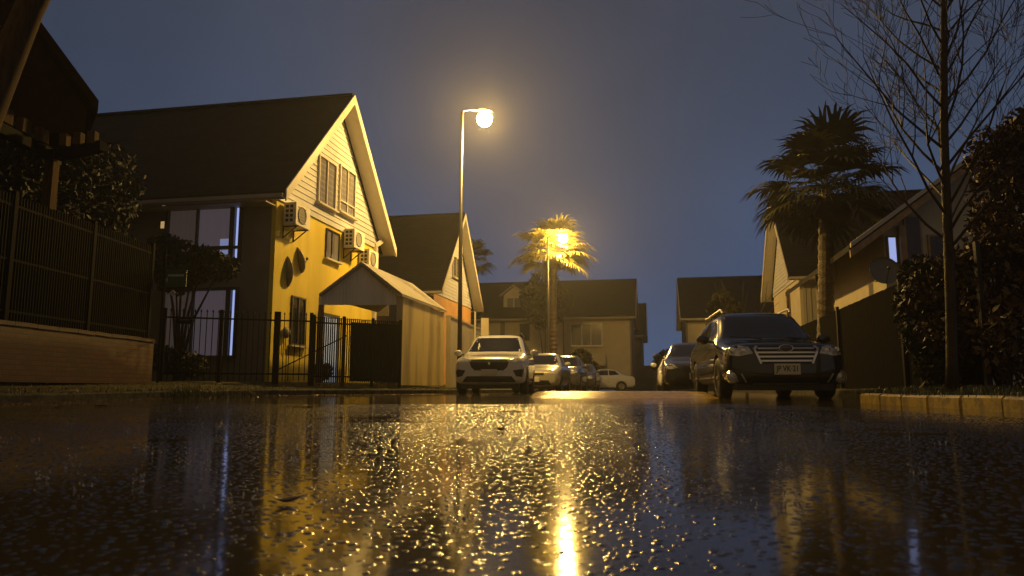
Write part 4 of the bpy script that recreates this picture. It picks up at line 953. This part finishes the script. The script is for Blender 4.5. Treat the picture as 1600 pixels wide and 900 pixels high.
WAG=dict(hw=.93,st=st_suv(4.8,1.60,.94),wheels=(.92,3.66),wr=.35,shield=[(-.74,1.05),(.74,1.05),(.56,1.48),(-.56,1.48)],rear=[(-.6,1.1),(.6,1.1),(.5,1.42),(-.5,1.42)],
  side=[[(1.6,1.07),(2.12,1.43),(2.8,1.46),(2.8,1.06)],[(2.86,1.06),(2.86,1.46),(3.7,1.44),(3.7,1.08)],[(3.76,1.10),(3.76,1.43),(4.2,1.36),(4.25,1.14)]],
  head=[(.50,.72),(.56,.83),(.78,.87),(.915,.84),(.90,.71),(.72,.68)],tail=[(.45,.88),(.88,.9),(.88,1.05),(.45,1.02)],grille=[(-.50,.80),(-.44,.84),(.44,.84),(.50,.80),(.40,.56),(-.40,.56)],
  lower=[(-.52,.36),(.52,.36),(.56,.22),(-.56,.22)],mirror=(1.58,1.04),seams=(1.7,2.83),sz=(.4,1.04),cladding=[(.5,.22),(4.3,.22),(4.3,.36),(.5,.36)],mirror_m=M['p_black'])
def st_low(L,H,hood,notch=False):
    base=[(0,.74,.34,.62,0,0,0),(.03,.88,.24,.70,0,0,0),(.13,.955,.20,.77,0,0,0),(.35,.99,.18,hood-.08,0,0,0),(.75,1,.18,hood-.02,0,0,0),(1.05,1,.18,hood+.04,0,0,0),(1.15,1,.18,hood+.06,0,0,0),
      (1.95,1,.18,H-.04,hood+.03,.70,1),(2.25,1,.18,H,hood+.03,.70,1)]
    if notch: return base+[(L*.68,1,.18,H-.03,hood+.05,.68,1),(L*.76,1,.18,H-.16,hood+.06,.66,1),(L*.845,1,.18,hood+.10,0,0,0),(L*.95,.98,.22,hood+.08,0,0,0),(L*.985,.94,.28,hood,0,0,0),(L,.84,.36,.72,0,0,0)]
    return base+[(L*.8,1,.18,H-.06,hood+.05,.68,1),(L*.88,1,.2,H-.16,hood+.05,.66,1),(L*.955,.985,.22,hood+.06,0,0,0),(L*.985,.95,.26,hood-.04,0,0,0),(L,.84,.34,.75,0,0,0)]
HAT=dict(hw=.86,st=st_low(3.9,1.46,.90),wheels=(.80,3.18),wr=.30,shield=[(-.68,.99),(.68,.99),(.5,1.34),(-.5,1.34)],rear=[(-.55,1.05),(.55,1.05),(.45,1.28),(-.45,1.28)],
  side=[[(1.6,1.0),(2.1,1.31),(2.6,1.33),(2.6,1.0)],[(2.66,1.0),(2.66,1.33),(3.2,1.28),(3.35,1.05)]],
  head=[(.46,.66),(.60,.76),(.83,.82),(.84,.70),(.66,.62)],tail=[(.45,.8),(.84,.84),(.84,.98),(.45,.95)],grille=[(-.36,.70),(.36,.70),(.32,.60),(-.32,.60)],
  lower=[(-.5,.42),(.5,.42),(.6,.26),(-.6,.26)],mirror=(1.5,1.0),seams=(1.6,2.62),sz=(.35,.98))
SED=dict(hw=.86,st=st_low(4.35,1.44,.90,True),wheels=(.82,3.42),wr=.31,shield=[(-.68,.99),(.68,.99),(.5,1.33),(-.5,1.33)],rear=[(-.55,1.05),(.55,1.05),(.45,1.25),(-.45,1.25)],
  side=[[(1.6,1.0),(2.1,1.30),(2.6,1.32),(2.6,1.0)],[(2.66,1.0),(2.66,1.32),(3.05,1.28),(3.35,1.04)]],
  head=[(.46,.66),(.60,.76),(.83,.82),(.84,.70),(.66,.62)],tail=[(.5,.8),(.84,.82),(.84,.95),(.5,.93)],grille=[(-.36,.70),(.36,.70),(.32,.60),(-.32,.60)],
  lower=[(-.5,.42),(.5,.42),(.6,.26),(-.6,.26)],mirror=(1.5,1.0),seams=(1.6,2.62),sz=(.35,.98))
# white SUV
x=xa(764,18); c1,bv=make_car('white SUV parked nearest on the left side, its bonnet lit yellow','car',(x,18.0,road_z(18)),-R(5),SUV,M['p_white'],group='cars parked on the left side')
plate(c1,bv,.53)
for sd in (-1,1):
    pl=[(.58,.58),(.84,.62),(.80,.42),(.66,.44)]; patch(bv,pl if sd>0 else mir(pl),'y+',.002,.01,'fog_light_bezel',M['plastic_b'],c1,4)
    pl=[(.50,.86),(.86,.93),(.86,.915),(.50,.845)]; patch(bv,pl if sd>0 else mir(pl),'y+',.012,.006,'light_strip',M['chrome'],c1,4)
patch(bv,[(-.34,.575),(.34,.575),(.36,.555),(-.36,.555)],'y+',.002,.018,'chrome_lip',M['chrome'],c1,6)
patch(bv,[(-.30,.30),(.30,.30),(.28,.26),(-.28,.26)],'y+',.004,.02,'skid_plate',M['silver'],c1,6)
patch(bv,[(-.035,.76),(0,.79),(.035,.76),(0,.70)],'y+',.01,.01,'badge',M['chrome'],c1,2)
m=MB()
for sd in (-1,1): m.tube([(sd*.60,2.05,1.60),(sd*.61,2.2,1.66),(sd*.61,3.5,1.64),(sd*.59,3.65,1.57)],.016,6)
m.build('roof_rail',M['plastic_b'],c1)
# black wagon
x=xa(1231,11.5); c2,bv=make_car('black station wagon with chrome grille parked nearest on the right side','car',(x,11.5,road_z(11.5)-.005),-R(6.5),WAG,M['p_black'],group='cars parked on the right side')
ry=plate(c2,bv,.475,'JP VK·21',.37,.15,y=on(bv,0,.475,.05))
for k,(z,hw_) in enumerate(((.80,.43),(.735,.44),(.67,.42),(.605,.385))):
    patch(bv,[(-hw_,z+.014),(hw_,z+.014),(hw_-.01,z-.014),(-hw_+.01,z-.014)],'y+',.008,.02,'grille_bar',M['chrome'],c2,8)
for sd in (-1,1):
    pl=[(.44,.85),(.50,.80),(.40,.555),(.37,.57),(.46,.79),(.42,.83)]; patch(bv,pl if sd>0 else mir(pl),'y+',.006,.024,'grille_surround',M['chrome'],c2,4)
    yf=on(bv,sd*.80,.36,.0); m=MB(); m.lathe([(.001,-.03),(.05,-.03),(.075,-.012),(.085,0.02)],(sd*.80,yf,.36),'y',20); fo=m.build('fog_light',M['head'],c2,smooth=True)
    m=MB(); m.lathe([(.088,-.005),(.10,-.02),(.115,0.03)],(sd*.80,yf,.36),'y',20); m.build('fog_ring',M['chrome'],fo)
    pl=[(.60,.27),(.625,.27),(.70,.40),(.68,.41)]; patch(bv,pl if sd>0 else mir(pl),'y+',.004,.014,'bumper_blade',M['silver'],c2,3)
    for (hx,hz,rr_,mt) in ((.79,.775,.05,'chrome'),(.63,.765,.04,'chrome')):
        yh=on(bv,sd*hx,hz,.012); m=MB(); m.lathe([(.001,.0),(rr_*.6,-.006),(rr_,0.004)],(sd*hx,yh,hz),'y',16); m.build('lamp_reflector',M[mt],c2,smooth=True)
m=MB(); y_=on(bv,0,.80,.045); m.lathe([(.001,-.012),(.055,-.01),(.07,.0),(.07,.02)],(0,0,0),'y',24); m.v=[(a*1.5,b+y_,c*.75+.80) for a,b,c in m.v]; m.build('oval_badge',M['p_dark'],c2,smooth=True)
m=MB(); m.lathe([(.064,-.012),(.072,-.02),(.078,-.006)],(0,0,0),'y',24); m.v=[(a*1.5,b+y_,c*.75+.80) for a,b,c in m.v]; m.build('badge_ring',M['chrome'],c2,smooth=True)
patch(bv,[(-.50,.255),(.50,.255),(.50,.205),(.34,.205),(.30,.225),(-.05,.225),(-.10,.205),(-.2,.205),(-.25,.225),(-.34,.225),(-.40,.205),(-.50,.205)],'y+',.006,.03,'skid_plate',M['silver'],c2,8)
m=MB()
for sd in (-1,1):
    m.tube([(sd*.60,2.0,1.56),(sd*.61,2.15,1.635),(sd*.61,4.0,1.62),(sd*.59,4.2,1.53)],.02,6)
m.build('roof_rail',M['silver'],c2)
m=MB(); 
for sd,x0_ in ((1,.55),(1,-.1)): m.tube([(x0_,1.18,1.03),(x0_-.5,1.30,1.08)],.008,4)
m.build('wiper',M['plastic_b'],c2)
# second row
x=xa(834,24.8); c3,bv=make_car('silver hatchback parked right behind the white SUV','car',(x,24.8,road_z(25)),-A,HAT,M['p_silver'],group='cars parked on the left side'); plate(c3,bv,.45)
x=xa(871,30.2); c4,bv=make_car('dark car with yellow-lit roof, third in the left row','car',(x,30.2,.05),-A,SUV,M['p_dark'],group='cars parked on the left side'); plate(c4,bv,.56)
x=xa(902,36); c5,bv=make_car('dark rounded hatchback, last of the left row before the white sedan','car',(x,36,.05),-A,HAT,M['p_navy'],group='cars parked on the left side'); plate(c5,bv,.45)
c6,bv=make_car('white sedan seen from the side at the far end of the street','car',(xa(994,47)-4.35,47.8,.05),-R(90),SED,M['p_white'],group=None)
x=xa(1032,18.4)+.93; c7,bv=make_car('grey sedan parked behind the black wagon on the right side','car',(x,18.4,.05),-A,SED,M['p_grey'],group='cars parked on the right side'); plate(c7,bv,.45)
x=xa(1025,25.2)+.92; c8,bv=make_car('pale car showing only its edge beyond the grey sedan','car',(x,25.2,.05),-A,HAT,M['p_white'],group='cars parked on the right side'); plate(c8,bv,.45)

# ================================================================ SMALL THINGS
def blades(name,pts,n,hmin,hmax,m,seed,label):
    g_=np.random.default_rng(seed); V=[];Fc=[]
    pts=np.array(pts); 
    for i in range(n):
        k=g_.integers(len(pts)); x,y,z,sx_,sy_=pts[k]; x+=g_.normal()*sx_; y+=g_.normal()*sy_; h=g_.uniform(hmin,hmax); a=g_.uniform(0,6.28); w_=g_.uniform(.002,.005); l=g_.uniform(.1,.7)*h
        dx,dy=math.cos(a),math.sin(a); o=len(V)
        V+=[(x-dy*w_,y+dx*w_,z),(x+dy*w_,y-dx*w_,z),(x+dy*w_*.8+dx*l*.4,y-dx*w_*.8+dy*l*.4,z+h*.65),(x-dy*w_*.8+dx*l*.4,y+dx*w_*.8+dy*l*.4,z+h*.65),(x+dx*l,y+dy*l,z+h)]
        Fc+=[(o,o+1,o+2,o+3),(o+3,o+2,o+4)]
    me=bpy.data.meshes.new(name); me.from_pydata(V,[],Fc); ob=link(name,me,m); tag(ob,label,None,None,'stuff'); return ob
pl=[]
for (x,y) in LKs:
    if 5<y<24:
        for o_,z_ in ((.2,.11),(.5,.13),(.9,.16),(1.4,.22)): pl.append((x+LD[0]*o_,y+LD[1]*o_,z_+road_z(y),.12,.2))
blades('grass',pl,9000,.015,.06,M['grass'],3,'short wet grass along the left verge')
pl=[(xa(283,12.6),12.6,.02,.16,.12),(xa(283,12.6),12.7,.1,.12,.12),(xa(300,12.7),12.7,.02,.2,.1),(xa(250,12.4),12.4,.02,.25,.1),(xa(345,13.3),13.3,.02,.2,.1),(xa(400,14.0),13.8,.02,.2,.1),(xa(210,12.0),11.9,.02,.2,.08)]
blades('grass_tuft',pl,1500,.05,.2,M['grass'],5,'ragged tuft of weeds growing at the left kerb')
pl=[]
for (x,y) in RKs:
    if 4<y<13:
        for o_,z_ in ((.2,.11),(.5,.13),(.9,.15),(1.4,.16)): pl.append((x+RD[0]*o_,y+RD[1]*o_,z_+road_z(y),.12,.2))
blades('grass',pl,7000,.02,.09,M['grass'],4,'wet grass behind the yellow kerb')
# fallen leaves and scraps
def leaf(label,px,py,size,m,rz_,curl=.5,group='fallen leaves on the wet road',zb=0.0):
    D=(CAM_H-zb-.005)*F/(py-HOR); x=xa(px,D,0.0); e=MB(); n=7
    for i in range(n):
        t=i/(n-1)*2-1; w_=size*.45*(1-t*t)**.6+.0006; 
        for s_ in (-1,0,1): e.v.append((t*size,s_*w_,size*curl*(t*t)*.6+(abs(s_)*w_*.5)+.003))
    for i in range(n-1):
        for j in range(2): e.f.append((i*3+j,i*3+j+1,(i+1)*3+j+1,(i+1)*3+j))
    ob=e.build('fallen_leaf',m,smooth=True); ob.location=(x,D,zb); ob.rotation_euler=(0,0,rz_); tag(ob,label,'leaf',group); return ob
leaf('curled brown leaf lying close to the camera on the road, under the yellow wall reflection',449,776,.022,M['leaf_fallen'],.3,.7)
leaf('small dark leaf lying alone on the road in front of the white SUV',783,671,.028,M['leaf_fallen'],1.2,.9)
leaf('pale yellow leaf in the gutter, left of the other scraps',90,636,.06,M['scrap'],.2,.5,group='litter at the left kerb')
leaf('long pale yellow scrap in the gutter near the weeds',158,634,.08,M['scrap'],.1,.3,group='litter at the left kerb')
leaf('little yellow leaf between the two pale scraps',120,632,.035,M['scrap'],.6,.5,group='litter at the left kerb')
p_=at(98,607,8.9); st_=MB(); st_.tube([(-.16,0,0),(0,.01,.012),(.12,0,.02),(.16,-.01,.0)],[.006,.010,.012,.010],6); ob=st_.build('stick',M['scrap'],smooth=True); ob.location=(p_.x,8.95,.145); tag(ob,'pale bent stick lying on the left verge above the kerb','stick')
# stones of the asphalt standing out of the water film as small wet domes
def b_grit(t,b):
    geo=N(t,'ShaderNodeNewGeometry'); n=N(t,'ShaderNodeTexNoise'); n.inputs['Scale'].default_value=90; t.links.new(geo.outputs['Position'],n.inputs['Vector'])
    r=N(t,'ShaderNodeValToRGB'); r.color_ramp.elements[0].color=(.018,.015,.011,1); r.color_ramp.elements[1].color=(.09,.075,.05,1); t.links.new(n.outputs['Fac'],r.inputs[0]); t.links.new(r.outputs[0],b.inputs['Base Color'])
    b.inputs['Roughness'].default_value=.16; b.inputs['IOR'].default_value=2.0
M['grit']=tex_mat('asphalt_stones_wet',b_grit)
g_=np.random.default_rng(99)
def vnoise(x,y,sc_,seed):
    q=np.random.default_rng(seed).random((64,64)); u=(x*sc_)%64; v_=(y*sc_)%64; i=u.astype(int);j=v_.astype(int); fu=u-i;fv=v_-j; fu=fu*fu*(3-2*fu);fv=fv*fv*(3-2*fv)
    a=q[i%64,j%64];b=q[(i+1)%64,j%64];c=q[i%64,(j+1)%64];d=q[(i+1)%64,(j+1)%64]; return (a*(1-fu)+b*fu)*(1-fv)+(c*(1-fu)+d*fu)*fv
def domes(D0,D1,dens,r0,r1,nk,rings,seed,thr):
    g_=np.random.default_rng(seed); hw_=.73; n=int(hw_*(D1**2-D0**2)*dens)
    sp=1/math.sqrt(dens); gx,gy=np.meshgrid(np.arange(int(-hw_*D1/sp),int(hw_*D1/sp)+1),np.arange(int(D0/sp),int(D1/sp)+1)); gx=gx.ravel();gy=gy.ravel(); n=len(gx)
    X=(gx+.5*(gy%2)+g_.uniform(-.48,.48,n))*sp; D=(gy+g_.uniform(-.48,.48,n))*sp; kk=(np.abs(X)<hw_*D)&(D>D0)&(g_.random(n)<.72); X=X[kk];D=D[kk];n=len(X)
    k=(X<3.2)&(X>-5.7)&((vnoise(X+40,D+7,2.3,1)*.65+vnoise(X+11,D+3,6.0,2)*.35)>thr*g_.uniform(.75,1.15,n)); X=X[k];D=D[k];n=len(X)
    r=g_.uniform(r0,r1,n); h=r*g_.uniform(.05,.18,n); el=g_.uniform(.93,1.07,n); rot=g_.uniform(0,6.28,n)
    tx=g_.normal(0,.05,n); ty=g_.normal(0,.05,n)
    V=[]; V.append(np.stack([X,D,h],1))
    for ri in range(1,rings+1):
        f=ri/rings
        for q in range(nk):
            a=2*np.pi*q/nk; lx=np.cos(a)*r*f*el; ly=np.sin(a)*r*f/el
            px_=lx*np.cos(rot)-ly*np.sin(rot); py_=lx*np.sin(rot)+ly*np.cos(rot)
            V.append(np.stack([X+px_,D+py_,h*(1-f*f)*1.0-(.0006 if ri==rings else 0)+tx*px_+ty*py_],1))
    nv=1+rings*nk; V=np.stack(V,1); 
    rz_=np.array([road_z(y) for y in D]); V[:,:,2]+=rz_[:,None]
    F3=[[0,1+q,1+(q+1)%nk] for q in range(nk)]; F4=[]
    for ri in range(rings-1):
        for q in range(nk):
            a=1+ri*nk+q;b=1+ri*nk+(q+1)%nk; c=a+nk;d=b+nk; F3+=[[a,c,d],[a,d,b]]
    F3=np.array(F3); Fc=(F3[None]+(np.arange(n)*nv)[:,None,None]).reshape(-1,3); return V.reshape(-1,3),Fc
VV=[];FF=[];o_=0
for (a,b_,dens,r0,r1,nk,rg,sd,thr) in ((.55,1.8,2900,.0045,.0086,12,3,1,.10),(1.8,4.0,2500,.0055,.0090,10,3,2,.22),(4.0,9.0,1000,.007,.011,8,2,3,.33)):
    v_,f_=domes(a,b_,dens,r0,r1,nk,rg,sd,thr); VV.append(v_);FF.append(f_+o_);o_+=len(v_)
ob=mesh_np('gravel',np.concatenate(VV),np.concatenate(FF),M['grit']); ob.data.shade_smooth(); tag(ob,'wet stones of the asphalt glittering in the lamp light',None,None,'stuff')
# leaf litter washed along the left kerb
V=[];Fc=[]
cand=[(x,y) for (x,y) in LKs if 7.5<y<19]
me_v=[];me_f=[]
for i in range(1500):
    x,y=cand[g_.integers(len(cand))]; o2=abs(g_.normal(0,.28)); x=x-LD[0]*o2+g_.normal(0,.05); y=y-LD[1]*o2+g_.normal(0,.2); z=road_z(y)+g_.uniform(.001,.012); s_=g_.uniform(.006,.022); a=g_.uniform(0,6.28); ca,sa_=math.cos(a)*s_,math.sin(a)*s_
    o3=len(me_v); me_v+=[(x-ca,y-sa_,z+g_.uniform(0,s_)),(x-sa_*.5,y+ca*.5,z),(x+ca,y+sa_,z+g_.uniform(0,s_*.8)),(x+sa_*.5,y-ca*.5,z+.002)]; me_f.append((o3,o3+1,o3+2,o3+3))
me=bpy.data.meshes.new('litter'); me.from_pydata(me_v,[],me_f); ob=link('leaf_litter',me,M['leaf_fallen']); tag(ob,'small wet leaves and grit washed along the left kerb',None,None,'stuff')
# rain drops bouncing off the water
g_=np.random.default_rng(17); V=[];Fc=[]
bm=bmesh.new(); bmesh.ops.create_icosphere(bm,subdivisions=1,radius=1); uv=np.array([v.co[:] for v in bm.verts]); uf=np.array([[v.index for v in f_.verts] for f_ in bm.faces]); bm.free()
def drop(c,r,st=1): 
    o=sum(len(a) for a in V); V.append(uv*np.array([r,r,r*st])+np.array(c)); Fc.append(uf+o)
for i in range(230):
    D=math.exp(g_.uniform(math.log(1.0),math.log(14))); x=g_.uniform(-.72,.72)*D
    if x>3.3+.09*D or x<-5.6: continue
    k=g_.random(); z0=road_z(D)
    if k<.45: drop((x,D,z0+g_.uniform(.002,.03)),g_.uniform(.0010,.0022),1.3)
    else:
        R0=g_.uniform(.008,.022); n=g_.integers(5,10)
        for q in range(n):
            a=2*math.pi*q/n+g_.uniform(-.2,.2); hgt=g_.uniform(.006,.03); drop((x+math.cos(a)*R0*(1+hgt*12),D+math.sin(a)*R0,z0+hgt),g_.uniform(.0010,.0022),1.6)
            drop((x+math.cos(a)*R0,D+math.sin(a)*R0,z0+hgt*.4),g_.uniform(.0012,.0022),2.4)
ob=mesh_np('rain_splashes',np.concatenate(V),np.concatenate(Fc),M['water']); ob.data.shade_smooth(); tag(ob,'small splashes and drops of rain bouncing off the wet road',None,None,'stuff')

# ================================================================ HAZE (wet air)
m=bpy.data.materials.new('wet_air'); m.use_nodes=True; t=m.node_tree; t.nodes.clear(); o_=N(t,'ShaderNodeOutputMaterial'); v=N(t,'ShaderNodeVolumePrincipled')
v.inputs['Color'].default_value=(.85,.85,.88,1); v.inputs['Density'].default_value=.0017; v.inputs['Anisotropy'].default_value=.7; t.links.new(v.outputs[0],o_.inputs['Volume'])
g=MB(); g.box(-45,45,-12,90,-1.2,14); hz=g.build('haze',m); tag(hz,'thin rainy haze glowing round the lamps',None,None,'stuff')
